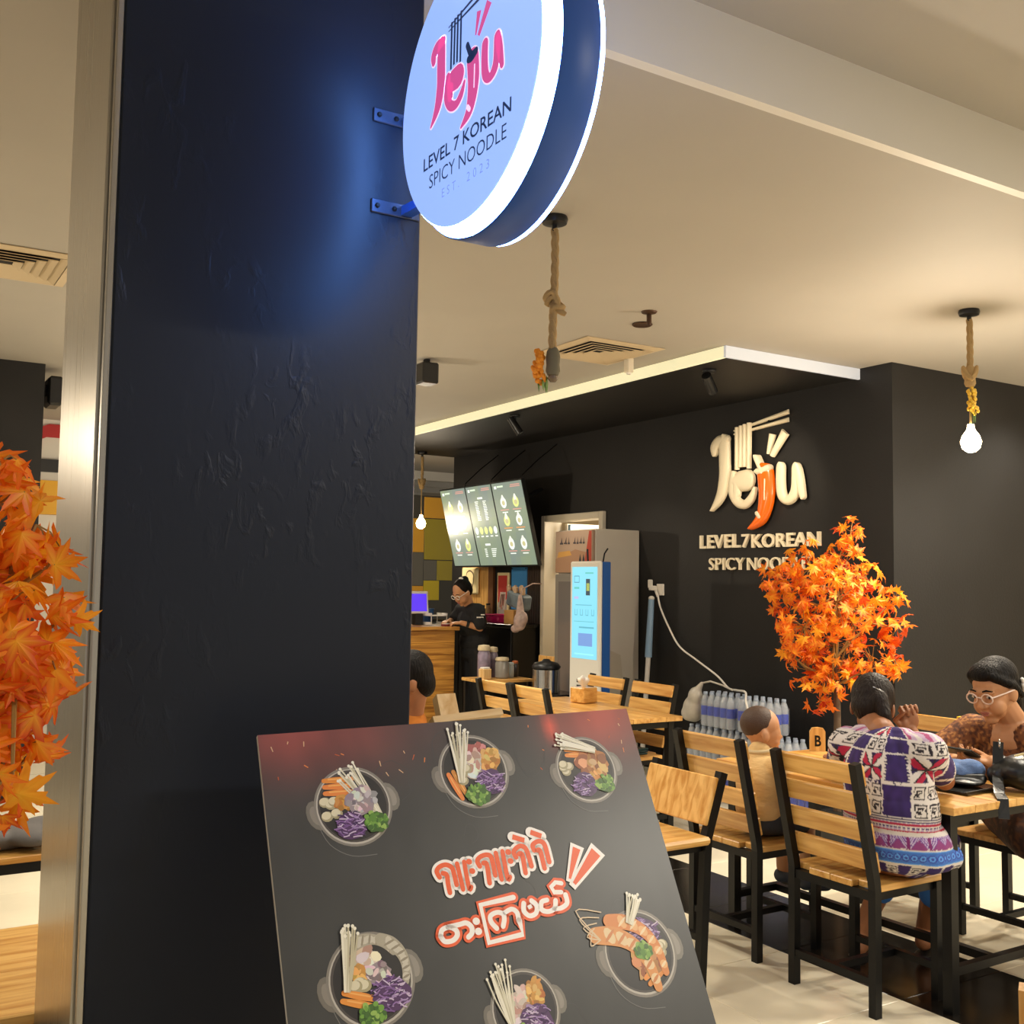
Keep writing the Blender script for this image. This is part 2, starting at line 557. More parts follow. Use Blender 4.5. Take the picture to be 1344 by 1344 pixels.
# far walls
mb = MB(); mb.bx(4.0, 7.8, 12.0, 12.12, 0, 2.62)
kw = struct(build('wall_kitchen', mb, M('kitchen_dark', '#45443f', 0.4)), 'dark kitchen wall with yellow and grey tiles')
M('tile_amber', '#e0a83a', 0.25); M('tile_olive', '#a89a35', 0.25); M('tile_yellow', '#c9b52e', 0.25); M('tile_grey', '#6a6861', 0.25)
for nm, x0, x1, z0, z1 in (('tile_amber', 6.11, 6.62, 2.335, 2.60), ('tile_olive', 6.12, 6.53, 1.81, 2.325), ('tile_olive', 6.305, 6.53, 1.55, 1.80), ('tile_grey', 6.12, 6.30, 1.55, 1.80), ('tile_yellow', 6.12, 6.34, 1.30, 1.545),
                           ('tile_amber', 5.88, 6.112, 1.90, 2.325), ('tile_grey', 5.88, 6.112, 1.48, 1.895), ('tile_amber', 5.93, 6.115, 1.41, 1.475), ('tile_grey', 5.88, 6.112, 1.16, 1.40), ('tile_grey', 5.2, 5.875, 1.6, 2.1), ('tile_amber', 5.2, 5.875, 2.11, 2.6), ('tile_grey', 6.54, 7.0, 1.3, 2.32)):
    mb = MB(); mb.bx(x0, x1, 11.988, 12.001, z0, z1, 0.003)
    build('wall_tile', mb, nm, kw)
mb = MB(); mb.bx(-6, 10, 16, 16.2, 0, 3.0)
struct(build('wall_far', mb, 'cream_wall'))
mb = MB()
for k in range(4): mb.bx(4.2, 7.6, 12.6 + k * 0.8, 12.72 + k * 0.8, 2.88, 2.999)
struct(build('trim_2', mb, 'fascia_white'), 'pale ceiling battens over the kitchen')
# neighbouring unit seen past the maple tree
mb = MB(); mb.bx(-3, 2.7, 10.8, 10.95, 0, 3.0)
lw = struct(build('wall_left', mb, 'fascia_white'), 'white neighbouring shop front with coloured bands')
for nm, cl, z0, z1 in (('sign_band', '#b4282a', 2.78, 2.955), ('dark_band', '#1c1c1e', 2.50, 2.62), ('yellow_band', '#e3a80f', 2.1, 2.42)):
    mb = MB()
    if nm == 'sign_band':
        mb.prism([(1.40, 10.78, z0), (1.50, 10.78, z0 + .05), (2.6, 10.78, z0 + 0.05), (2.6, 10.78, z1), (1.52, 10.78, z1), (1.40, 10.78, z0 + 0.12)], (0, 0.025, 0))
    else:
        mb.bx(-2.9, 2.65, 10.76, 10.801, z0, z1)
    build(nm, mb, M(nm, cl, 0.4), lw)
# far dark pillar with loudspeaker box
mb = MB(); mb.bx(0.3, 1.085, 8.0, 8.6, 0, 3.0)
struct(build('wall_pillar', mb, 'paint_black'), 'dark pillar behind the maple tree')
t = thing('loudspeaker', (1.15, 8.2, 2.72), 'black wall loudspeaker on the far dark pillar beside the maple tree', 'speaker')
mb = MB(); mb.bx(1.12, 1.225, 8.08, 8.32, 2.73, 2.94, 0.02); build('cabinet', mb, 'black_plastic', t)
mb = MB(); mb.bx(1.086, 1.12, 8.16, 8.24, 2.80, 2.88); build('bracket', mb, 'steel_black', t)
mb = MB(); mb.bx(1.13, 1.215, 8.068, 8.08, 2.745, 2.925, 0.004); build('grille', mb, M('grille', '#1d1d1f', 0.8), t)

# ---------------------------------------------------------------- the big pillar
def pillar_mat():
    m = bpy.data.materials.new('pillar_black'); m.use_nodes = True
    nt = m.node_tree; b = nt.nodes['Principled BSDF']
    tc = nt.nodes.new('ShaderNodeTexCoord')
    def nz(scale, st, det=5, dist=0.0):
        mp = nt.nodes.new('ShaderNodeMapping'); mp.inputs['Scale'].default_value = st
        nt.links.new(tc.outputs['Object'], mp.inputs[0])
        n = nt.nodes.new('ShaderNodeTexNoise'); n.inputs['Scale'].default_value = scale; n.inputs['Detail'].default_value = det; n.inputs['Distortion'].default_value = dist
        nt.links.new(mp.outputs[0], n.inputs['Vector']); return n.outputs['Fac']
    a = nz(21, (1.25, 1.25, 0.62), 5, 0.5); c = nz(38, (1, 1, 0.6), 4); d = nz(3.1, (1, 1, 0.8), 3)
    rp = nt.nodes.new('ShaderNodeValToRGB'); rp.color_ramp.elements[0].position = 0.52; rp.color_ramp.elements[1].position = 0.72
    nt.links.new(a, rp.inputs[0])
    mu = nt.nodes.new('ShaderNodeMath'); mu.operation = 'MULTIPLY'
    nt.links.new(rp.outputs[0], mu.inputs[0])
    rp2 = nt.nodes.new('ShaderNodeValToRGB'); rp2.color_ramp.elements[0].position = 0.50; rp2.color_ramp.elements[1].position = 0.68
    nt.links.new(d, rp2.inputs[0]); nt.links.new(rp2.outputs[0], mu.inputs[1])
    m2 = nt.nodes.new('ShaderNodeMath'); m2.operation = 'MULTIPLY_ADD'; m2.inputs[1].default_value = 0.16
    nt.links.new(c, m2.inputs[0]); nt.links.new(mu.outputs[0], m2.inputs[2])
    bp = nt.nodes.new('ShaderNodeBump'); bp.inputs['Strength'].default_value = 0.5; bp.inputs['Distance'].default_value = 0.005
    nt.links.new(m2.outputs[0], bp.inputs['Height']); nt.links.new(bp.outputs[0], b.inputs['Normal'])
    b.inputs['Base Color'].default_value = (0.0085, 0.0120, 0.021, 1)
    b.inputs['Specular IOR Level'].default_value = 0.27
    b.inputs['Roughness'].default_value = 0.42
    MATS['pillar_black'] = m
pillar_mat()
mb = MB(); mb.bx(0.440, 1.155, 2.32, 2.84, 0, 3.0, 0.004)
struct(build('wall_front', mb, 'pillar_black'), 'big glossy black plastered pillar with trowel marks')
def steel_mat():
    m = M('brushed_steel', '#b9b4aa', 0.3, 1.0)
    nt = m.node_tree; b = nt.nodes['Principled BSDF']
    tc = nt.nodes.new('ShaderNodeTexCoord'); mp = nt.nodes.new('ShaderNodeMapping'); mp.inputs['Scale'].default_value = (160, 160, 1.2)
    n = nt.nodes.new('ShaderNodeTexNoise'); n.inputs['Scale'].default_value = 1.0; n.inputs['Detail'].default_value = 3
    mr = nt.nodes.new('ShaderNodeMapRange'); mr.inputs[3].default_value = 0.2; mr.inputs[4].default_value = 0.42
    nt.links.new(tc.outputs['Object'], mp.inputs[0]); nt.links.new(mp.outputs[0], n.inputs['Vector']); nt.links.new(n.outputs['Fac'], mr.inputs[0]); nt.links.new(mr.outputs[0], b.inputs['Roughness'])
    bp = nt.nodes.new('ShaderNodeBump'); bp.inputs['Strength'].default_value = 0.06; bp.inputs['Distance'].default_value = 0.002
    nt.links.new(n.outputs['Fac'], bp.inputs['Height']); nt.links.new(bp.outputs[0], b.inputs['Normal'])
steel_mat()
tr = None
mb = MB(); mb.bx(0.426, 0.4399, 2.3215, 2.342, 0, 3.0, 0.002)
tr = struct(build('trim_3', mb, 'brushed_steel'), 'brushed steel guide rail on the side of the black pillar')
mb = MB(); mb.bx(0.420, 0.4399, 2.352, 2.47, 0, 3.0, 0.003); build('rail_face', mb, 'brushed_steel', tr)
mb = MB(); mb.bx(0.425, 0.4399, 2.4705, 2.84, 0, 3.0, 0.002); build('rail_face', mb, 'brushed_steel', tr)
mb = MB(); mb.bx(0.4365, 0.4399, 2.342, 2.352, 0, 3.0); build('rail_groove', mb, 'steel_black', tr)
# ================================================================= ROUND LIGHT-BOX SIGN
LOGO={"J":[[[0.179,2.56,0.065],[0.179,2.603,0.088],[0.227,2.643,0.095],[0.314,2.652,0.072]],[[0.288,2.638,0.114],[0.289,2.494,0.12],[0.29,2.373,0.119],[0.264,2.253,0.107],[0.22,2.179,0.077],[0.156,2.112,0.027]]],"e":[[[0.392,2.365,0.071],[0.385,2.3,0.09],[0.389,2.223,0.093],[0.438,2.155,0.079],[0.511,2.136,0.068],[0.577,2.177,0.067],[0.618,2.245,0.035]],[[0.455,2.316,0.160],[0.53,2.318,0.168]],[[0.426,2.275,0.092],[0.426,2.221,0.077]]],"u":[[[0.878,2.383,0.084],[0.875,2.284,0.086],[0.889,2.185,0.086],[0.937,2.141,0.067],[0.995,2.168,0.083],[1.023,2.233,0.084],[1.029,2.365,0.086]],[[1.039,2.353,0.079],[1.059,2.271,0.081],[1.089,2.162,0.052]]],"stem":[[[0.651,2.474,0.05],[0.684,2.415,0.052],[0.709,2.376,0.06]],[[0.672,2.372,0.06],[0.71,2.374,0.075],[0.765,2.388,0.06]]],"chili":[[[0.723,2.354,0.154],[0.734,2.274,0.154],[0.737,2.19,0.147],[0.716,2.086,0.123],[0.676,2.014,0.09],[0.585,1.955,0.029]]],"hl":[[[0.751,2.304,0.013],[0.748,2.158,0.013]],[[0.669,2.057,0.034],[0.693,2.033,0.033]]],"nood":[[[0.431,2.73,0.039],[0.428,2.405,0.038]],[[0.474,2.738,0.038],[0.469,2.421,0.038]],[[0.514,2.744,0.038],[0.511,2.42,0.038]],[[0.558,2.75,0.038],[0.556,2.403,0.037]]],"chop":[[[0.385,2.71,0.015],[0.94,2.788,0.036]],[[0.385,2.683,0.014],[0.939,2.729,0.033]]],"acc":[[[0.756,2.495,0.023],[0.795,2.638,0.063]],[[0.792,2.477,0.039],[0.921,2.641,0.079]]]}
def sign_disc():
    CY, CZ, RAD, RF, XF, X0, X1 = 1.886, 2.539, 0.313, 0.2915, 1.034, 1.070, 1.157
    t = thing('light_box_sign', (1.11, CY, CZ - RAD), 'round glowing blue-white light-box sign on the black pillar', 'sign')
    Rm = Matrix(((0, 0, 1), (0, 1, 0), (-1, 0, 0)))   # local z -> +x
    M('sign_housing', '#2c56ac', 0.42, spec=0.4)
    M('sign_face', '#9dbcf2', 0.3, emit='#8fb2f6', estr=0.76)
    M('sign_ring', '#ffffff', 0.3, emit=(0.15, 0.36, 1.0), estr=30)
    mb = MB(); mb.lathe([(RAD - 0.003, X0), (RAD, X0 + 0.004), (RAD, X1 - 0.004), (RAD - 0.003, X1)], 96, (0, CY, CZ), Rm, caps=False)
    build('housing', mb, 'sign_housing', t, smooth=50)
    # acrylic face standing proud of the housing, lit edge wall around it; the same on the back
    mb = MB(); mb.lathe([(RF, XF + 0.002), (RF - 0.001, XF), (0.001, XF)], 96, (0, CY, CZ), Rm, caps=False)
    face = build('face', mb, 'sign_face', t)
    mb = MB(); mb.lathe([(RF, XF + 0.0025), (RF + 0.002, XF + 0.004), (RAD - 0.008, X0 - 0.006), (RAD - 0.0035, X0)], 96, (0, CY, CZ), Rm, caps=False)
    build('lit_border', mb, 'sign_ring', t, smooth=60)
    mb = MB(); mb.lathe([(RAD - 0.0035, X1), (RAD - 0.003, X1 + 0.010), (RF, X1 + 0.012)], 96, (0, CY, CZ), Rm, caps=False)
    build('lit_border', mb, 'sign_ring', t, smooth=60)
    mb = MB(); mb.lathe([(RF, X1 + 0.0122), (0.001, X1 + 0.0125)], 96, (0, CY, CZ), Rm, caps=False)
    build('face', mb, 'sign_face', t)
    # printed logo
    fr = Frame((XF, 2.183, 0.051), (0, -.966, 0), (0, 0, .966), (-1, 0, 0))
    M('sign_red', '#a03060', 0.35, emit='#d4569a', estr=0.7)
    M('sign_ink', '#20305c', 0.35, emit='#31446f', estr=0.35)
    M('sign_ink_pale', '#6d84bb', 0.35, emit='#7c95cf', estr=0.65)
    M('sign_white', '#dfe8ff', 0.35, emit='#e8c8f4', estr=0.78)
    def mapst(s):
        return [(0.103 + a * 0.333, 2.533 + (b - 2.105) * 0.333, w * 0.333) for a, b, w in s]
    def part(keys, name, mat, base=0.0008, shrink=0.0, caps=True):
        mb = MB()
        for k in keys:
            for s in LOGO[k]:
                stroke(mb, fr, mapst(s), 0.0, base, grow=-shrink, puffy=False, caps=caps, smooth=len(s) > 2)
        build(name, mb, mat, face)
    part(('J', 'e', 'u', 'chili'), 'logo_letter_outline', 'sign_white', 0.0005, -0.004)
    part(('J', 'e', 'u', 'chili'), 'logo_letters', 'sign_red', 0.0010, 0.002)
    part(('stem',), 'logo_chili_stem', 'sign_ink', 0.0012, 0.002)
    part(('nood',), 'logo_noodles', 'sign_ink', 0.0008, 0.0048, caps=False)
    part(('chop',), 'logo_chopsticks', 'sign_ink', 0.0009, 0.002, caps=False)
    part(('acc',), 'logo_accent', 'sign_red', 0.0008, 0.002, caps=False)
    part(('hl',), 'logo_highlight', 'sign_white', 0.0014, 0.0, caps=True)
    mb = MB(); put_text(mb, fr, 'LEVEL 7 KOREAN', 0.122, 2.4405, 0.382, 0.031, 0.0008, offset=0.012)
    build('lettering', mb, 'sign_ink', face)
    mb = MB(); put_text(mb, fr, 'SPICY NOODLE', 0.152, 2.392, 0.335, 0.032, 0.0008, offset=-0.006)
    build('lettering', mb, 'sign_ink', face)
    for tx, a, w in (('EST.', .215, .078), ('2023', .327, .093)):
        mb = MB(); put_text(mb, fr, tx, a, 2.353, w, 0.020, 0.0008, offset=-0.008, spacing=1.7)
        build('lettering', mb, 'sign_ink_pale', face)
    # brackets to the pillar
    M('bracket_steel', '#3a4152', 0.35, 0.6)
    for z in (2.635, 2.410):
        mb = MB(); mb.bx(1.020, 1.150, 2.3135, 2.3199, z - 0.017, z + 0.017, 0.002)
        pl = build('bracket_plate', mb, 'bracket_steel', t)
        mb = MB()
        for x in (1.035, 1.08): mb.lathe([(0.006, 0), (0.006, 0.004), (0.004, 0.006)], 10, (x, 2.3135, z), Matrix(((1, 0, 0), (0, 0, -1), (0, 1, 0))))
        build('bolt', mb, 'steel_black', pl)
        ye = CY + math.sqrt(max(RAD ** 2 - (z - .006 - CZ) ** 2, 0)) - .003
        mb = MB(); mb.beam([(1.114, 2.315, z), (1.114, 2.26, z - 0.004), (1.114, ye, z - 0.006)], 0.03, 0.022, (1, 0, 0))
        build('bracket_arm', mb, 'sign_housing', t)
sign_disc()

# ================================================================= WALL SIGN
def wall_sign():
    fr = Frame((5.739, 6.4, 0), (0, -1, 0), (0, 0, 1), (-1, 0, 0))
    t = thing('wall_sign', (5.72, 5.8, 1.64), 'raised cream logo sign with orange chili on the black wall', 'sign')
    M('letter_cream', '#e9ddc0', 0.4)
    M('chili_orange', '#f26a08', 0.25, coat=0.5)
    def part(key, name, mat, T, base=0.022, caps=True):
        for s in LOGO[key]:
            mb = MB(); stroke(mb, fr, s, T, base, caps=caps)
            o = build(name, mb, mat, t, smooth=60)
    def letter(key, name, mat, T, base=0.022):
        mb = MB()
        for s in LOGO[key]: stroke(mb, fr, s, T, base)
        build(name, mb, mat, t, smooth=60)
    letter('J', 'letter', 'letter_cream', 0.035); letter('e', 'letter', 'letter_cream', 0.035); letter('u', 'letter', 'letter_cream', 0.035)
    letter('chili', 'chili', 'chili_orange', 0.05); letter('stem', 'chili_stem', 'letter_cream', 0.055)
    part('hl', 'highlight', 'letter_cream', 0.006, 0.068)
    part('nood', 'noodle', 'letter_cream', 0.028, 0.026, False)
    part('chop', 'chopstick', 'letter_cream', 0.022, 0.010, False)
    part('acc', 'accent_stroke', 'letter_cream', 0.03, 0.022, False)
    mb = MB()     # stand-off pins behind the letters
    for a, b in ((.29, 2.5), (.28, 2.3), (.5, 2.3), (.45, 2.18), (.88, 2.3), (1.03, 2.25), (.73, 2.25), (.72, 2.1), (.5, 2.6), (.75, 2.74)):
        mb.cyl(fr(a, b, -0.001), fr(a, b, 0.028), 0.008, n=8)
    build('stand_off_pins', mb, 'steel_black', t)
    for txt, a, b, w, h, of in (('LEVEL', -0.006, 1.812, 0.445, 0.105, 0.02), ('7', 0.462, 1.81, 0.085, 0.102, 0.02), ('KOREAN', 0.567, 1.806, 0.66, 0.102, 0.02), ('SPICY', 0.10, 1.642, 0.385, 0.094, -0.004), ('NOODLE', 0.52, 1.64, 0.60, 0.094, -0.004)):
        vs, fs = text_geo(txt, w, h, 0.012, of)
        mb = MB(); mb.add([fr(a + x, b + y, 0.013 + z) for x, y, z in vs], fs)
        build('lettering', mb, 'letter_cream', t)
wall_sign()
# ================================================================= MENU POSTER ON EASEL
L1=[[[0.3311,0.3265,0.0085],[0.3273,0.3148,0.0085],[0.3344,0.3066,0.0078],[0.3488,0.3039,0.008],[0.3607,0.3111,0.0086],[0.3632,0.325,0.0086],[0.3642,0.3454,0.0086]],[[0.3395,0.3197,0.0082],[0.3469,0.3243,0.0086],[0.3466,0.3426,0.0085],[0.347,0.3588,0.0085]],[[0.3735,0.3049,0.0081],[0.3762,0.3563,0.008]],[[0.3896,0.3032,0.0081],[0.3895,0.3552,0.0081],[0.3948,0.354,0.0072]],[[0.3998,0.3039,0.0103],[0.4011,0.3041,0.0103]],[[0.4026,0.3232,0.0102],[0.4039,0.3234,0.0103]],[[0.4217,0.3158,0.0089],[0.4187,0.3048,0.0087],[0.4274,0.2971,0.0079],[0.4423,0.2952,0.0083],[0.4512,0.303,0.009],[0.4519,0.3378,0.0089]],[[0.4314,0.3107,0.0086],[0.4378,0.315,0.009],[0.436,0.3515,0.0088]],[[0.4629,0.2941,0.0084],[0.464,0.348,0.0083]],[[0.4786,0.2925,0.0085],[0.4778,0.3469,0.0084],[0.484,0.3456,0.0073]],[[0.4907,0.2951,0.0106],[0.492,0.2953,0.0106]],[[0.4916,0.3138,0.0105],[0.4928,0.3139,0.0105]],[[0.5081,0.2653,0.0094],[0.5339,0.2758,0.0094]],[[0.5062,0.3076,0.0093],[0.5038,0.2967,0.0089],[0.5142,0.2879,0.0081],[0.5252,0.2868,0.0087],[0.5338,0.2961,0.0094],[0.5371,0.3297,0.0093]],[[0.5148,0.3019,0.0088],[0.5215,0.3056,0.0093],[0.5203,0.3416,0.0092]],[[0.5518,0.2603,0.0096],[0.5755,0.2715,0.0097]],[[0.5511,0.2982,0.0094],[0.5502,0.2882,0.0088],[0.5609,0.282,0.0081],[0.5719,0.2826,0.0091],[0.5786,0.2925,0.0096],[0.5799,0.3261,0.0095]],[[0.5588,0.2997,0.0089],[0.5647,0.3028,0.0095],[0.5658,0.3377,0.0094]]]
L2=[[[0.3116,0.438,0.0098],[0.3168,0.4265,0.0093],[0.3325,0.4234,0.0091],[0.3449,0.4306,0.0099],[0.3458,0.4409,0.0099],[0.3348,0.4489,0.009],[0.3185,0.4483,0.0092],[0.3116,0.438,0.0097]],[[0.3295,0.423,0.009],[0.3556,0.4214,0.009],[0.3694,0.4207,0.0093],[0.3786,0.4296,0.0102],[0.3774,0.4408,0.0099],[0.3683,0.4475,0.0094]],[[0.3904,0.4204,0.0135],[0.3916,0.4206,0.0135]],[[0.391,0.4401,0.0134],[0.3922,0.4402,0.0134]],[[0.4813,0.3864,0.01],[0.4067,0.3911,0.0104],[0.409,0.4643,0.0104],[0.4848,0.4594,0.0098],[0.4837,0.4324,0.0114]],[[0.4316,0.44,0.0097],[0.4223,0.4264,0.0099],[0.4239,0.4148,0.0092],[0.4385,0.4102,0.0087],[0.451,0.4147,0.0097],[0.4518,0.4251,0.0099],[0.4462,0.4381,0.0097]],[[0.4552,0.4131,0.0087],[0.4722,0.4085,0.0089],[0.4823,0.4169,0.0101],[0.4825,0.4323,0.0101]],[[0.5013,0.4013,0.0102],[0.4985,0.4164,0.0102],[0.5089,0.4268,0.0091],[0.524,0.4234,0.0093],[0.5289,0.4094,0.0104],[0.5199,0.3985,0.0101]],[[0.5087,0.4108,0.0072],[0.5182,0.4079,0.0072]],[[0.5552,0.4016,0.0089],[0.542,0.4041,0.0095],[0.5379,0.4177,0.0103],[0.5509,0.4243,0.009],[0.5675,0.4204,0.0094],[0.574,0.4056,0.0102]],[[0.5667,0.4209,0.0089],[0.5831,0.4215,0.0089],[0.5986,0.4139,0.01],[0.5997,0.3976,0.0107]],[[0.5914,0.3907,0.0087],[0.5753,0.3885,0.0094],[0.5709,0.3772,0.0096],[0.583,0.3695,0.0085],[0.5962,0.373,0.009]]]
WEDGE=[[[0.6183,0.3665,0.0045],[0.6516,0.3062,0.0171]],[[0.6261,0.3778,0.0072],[0.6958,0.3198,0.024]]]
PE1 = Vector((0.99424142, -0.10429181, 0.02464194)); PE2 = Vector((-0.02859245, -0.47977786, -0.87692398)); PN = Vector((-0.10327865, -0.87116957, 0.47999698))
def poster():
    TL = Vector((0.71416, 2.12193, 1.19)); PW, PL = 0.874, 1.325
    fr = Frame(TL, PE1, PE2, PN)
    bl = fr(PW / 2, PL)
    t = thing('menu_poster', (bl.x, bl.y, 0), 'large dark menu poster of noodle bowls leaning on a wooden easel', 'poster')
    rnd = random.Random(11)
    mb = MB(); mb.prism([fr(0, 0, -0.012), fr(PW, 0, -0.012), fr(PW, PL, -0.012), fr(0, PL, -0.012)], PN * 0.0115)
    build('board', mb, M('foam_board', '#c9c4bb', 0.6), t)
    # printed sheet: charcoal with red ember glow in the top corners of the artwork
    mb = MB(); NX, NY = 70, 100
    def bg(s, q):
        n = mnoise.noise(Vector((s * 9, q * 9, 0))) * 0.5 + mnoise.noise(Vector((s * 30, q * 12, 3))) * 0.25
        base = np.array((0.043, 0.044, 0.043)) * (1 + 0.35 * n)
        gl = math.exp(-((s - 0.10) / 0.20) ** 2 - (q / 0.085) ** 2) * 0.9 + math.exp(-((s - 0.80) / 0.12) ** 2 - (q / 0.10) ** 2) * 1.5 + math.exp(-((s - 0.66) / 0.015) ** 2 - ((q - 0.03) / 0.03) ** 2) * 2.0
        gl *= (1 + 0.8 * n)
        return tuple(np.clip(base + gl * np.array((0.24, 0.022, 0.008)), 0, 1))
    vs = [fr(PW * i / NX, PL * j / NY, 0.0) for j in range(NY + 1) for i in range(NX + 1)]
    mb.v = [tuple(v) for v in vs]
    for j in range(NY):
        for i in range(NX):
            a = j * (NX + 1) + i
            mb.f.append([a, a + NX + 1, a + NX + 2, a + 1]); mb.m.append(0); mb.c.append(bg(PW * (i + .5) / NX, PL * (j + .5) / NY))
    o = build('printed_sheet', mb, 'print', t, color=True)
    vc = [bg(PW * (i % (NX + 1)) / NX, PL * (i // (NX + 1)) / NY) for i in range((NX + 1) * (NY + 1))]
    buf = []
    for lp in o.data.loops: buf.extend((*vc[lp.vertex_index], 1.0))
    o.data.color_attributes['Col'].data.foreach_set('color', buf)
    # faint chalk doodles and sparks
    mb = MB()
    for k in range(26):
        cx, cy, r = rnd.uniform(0.04, PW - .04), rnd.uniform(0.04, 1.2), rnd.uniform(0.015, 0.04)
        a0 = rnd.uniform(0, 6.28)
        pts = [(cx + r * math.cos(a0 + a * .55) * rnd.uniform(.7, 1.2), cy + r * math.sin(a0 + a * .55) * 1.3, 0.0012) for a in range(10)]
        stroke(mb, fr, pts, 0, 0.0003, puffy=False, caps=False, colr=(0.055, 0.055, 0.055))
    for k in range(34):
        s0 = rnd.choice([rnd.uniform(0.02, 0.35), rnd.uniform(0.6, 0.86)]); q = rnd.uniform(0.005, 0.13); a = rnd.uniform(-0.5, 1.2); L = rnd.uniform(0.002, 0.012)
        stroke(mb, fr, [(s0, q, 0.0022), (s0 + L * math.sin(a), q + L * math.cos(a), 0.0018)], 0, 0.0004, puffy=False, colr=rnd.choice([(0.8, 0.25, 0.06), (0.7, 0.45, 0.25), (0.5, 0.1, 0.03)]))
    stuff(build('sparks_and_doodles', mb, 'print', t, color=True))

    # --- printed bowls --------------------------------------------------------
    def bowl(cx, cy, r, rot, items):
        mb = MB(); lay = [0.0005]
        ca, sa = math.cos(rot), math.sin(rot)
        def P(x, y):
            lay[0] += 0.0
            return fr(cx + r * (x * ca - y * sa), cy - r * (x * sa + y * ca), lay[0])
        def up(): lay[0] += 0.000018
        def disc(x, y, rx, ry, c, a=0.0, n=14, wob=0.0):
            up(); pts = []
            for k in range(n):
                q = 2 * math.pi * k / n; f = 1 + wob * rnd.uniform(-1, 1)
                u, v = rx * math.cos(q) * f, ry * math.sin(q) * f
                pts.append(P(x + u * math.cos(a) - v * math.sin(a), y + u * math.sin(a) + v * math.cos(a)))
            mb.poly(pts, c)
        def line(pts, w, c, caps=True):
            up()
            q = []
            for x, y, *ww in pts:
                q.append((cx + r * (x * ca - y * sa), cy - r * (x * sa + y * ca), (ww[0] if ww else w) * r))
            stroke(mb, fr, q, 0, lay[0], puffy=False, caps=caps, k=4, colr=c)
        jit = lambda c, s: tuple(max(0, min(1, v * (1 + rnd.uniform(-s, s)))) for v in c)
        # chalk arc under the bowl, handles, rim, dark inside
        line([(-1.05, -.25), (-.85, -.85), (-.35, -1.25), (.3, -1.35)], 0.018, (0.18, 0.18, 0.17))
        disc(-1.02, -0.05, .26, .40, (0.17, 0.155, 0.13), 0.2); disc(1.02, .05, .26, .40, (0.20, 0.185, 0.155), 0.2)
        disc(-1.04, -0.05, .14, .26, (0.25, 0.225, 0.19), 0.2); disc(1.05, .05, .15, .27, (0.30, 0.275, 0.235), 0.2)
        disc(0, 0, 1.06, 1.06, (0.23, 0.21, 0.18), n=40); disc(0, 0, 1.0, 1.0, (0.50, 0.47, 0.41), n=40); disc(0, 0.01, .96, .96, (0.07, 0.06, 0.055), n=40); disc(0, 0, .90, .90, (0.022, 0.020, 0.02), n=40)
        def carrots(x, y, a, n=3, L=.62):
            for k in range(n):
                dx, dy = -math.sin(a) * k * .17, math.cos(a) * k * .17
                c = (0.75, 0.27, 0.045)
                line([(x + dx - math.cos(a) * L / 2, y + dy - math.sin(a) * L / 2, .12), (x + dx, y + dy, .17), (x + dx + math.cos(a) * L / 2, y + dy + math.sin(a) * L / 2, .13)], .15, jit(c, .12))
                line([(x + dx - math.cos(a) * L / 3, y + dy - math.sin(a) * L / 3 + .03), (x + dx + math.cos(a) * L / 3, y + dy + math.sin(a) * L / 3 + .03)], .035, (0.9, 0.45, 0.12))
        def cabbage(x, y, rr):
            disc(x, y, rr, rr * .85, (0.085, 0.03, 0.12), wob=.12)
            for k in range(70):
                q, d = rnd.uniform(0, 6.28), rr * math.sqrt(rnd.random()) * .95
                a = rnd.uniform(-.9, .5); px, py = x + d * math.cos(q), y + d * .85 * math.sin(q); L = rnd.uniform(.05, .13)
                line([(px - L * math.cos(a), py - L * math.sin(a)), (px, py + rnd.uniform(-.04, .04)), (px + L * math.cos(a), py + L * math.sin(a))], .03, rnd.choice([(0.20, 0.09, 0.30), (0.40, 0.27, 0.52), (0.30, 0.16, 0.42), (0.62, 0.5, 0.68), (0.05, 0.015, 0.09)]), caps=False)
        def broccoli(x, y, rr):
            disc(x, y - rr * .1, rr, rr * .8, (0.05, 0.13, 0.02), wob=.15)
            for k in range(46):
                q, d = rnd.uniform(0, 6.28), rr * math.sqrt(rnd.random())
                disc(x + d * math.cos(q), y + d * .8 * math.sin(q), rnd.uniform(.04, .085), rnd.uniform(.04, .085), rnd.choice([(0.10, 0.25, 0.03), (0.17, 0.36, 0.05), (0.05, 0.14, 0.02), (0.30, 0.48, 0.10)]), n=8)
        def garlic(x, y, n=4, s=.16):
            for k in range(n):
                px, py = x + rnd.uniform(-.16, .16), y + rnd.uniform(-.2, .2)
                disc(px, py, s, s * .85, (0.42, 0.37, 0.22), n=12); disc(px - .02, py + .03, s * .8, s * .65, (0.72, 0.66, 0.47), n=12)
        def enoki(x, y, a, L, n=13, sp=.28):
            for k in range(n):
                o = (k / (n - 1) - .5) * sp; aa = a + o * 1.1 + rnd.uniform(-.06, .06); LL = L * rnd.uniform(.85, 1.08)
                x0, y0 = x - math.sin(a) * o * .6, y + math.cos(a) * o * .6
                c = rnd.choice([(0.72, 0.68, 0.52), (0.85, 0.81, 0.66), (0.55, 0.50, 0.34)])
                x1, y1 = x0 + math.cos(aa) * LL, y0 + math.sin(aa) * LL
                line([(x0, y0), ((x0 + x1) / 2 + rnd.uniform(-.04, .04), (y0 + y1) / 2), (x1, y1)], .042, c)
                disc(x1, y1, .042, .042, (0.88, 0.84, 0.70), n=8)
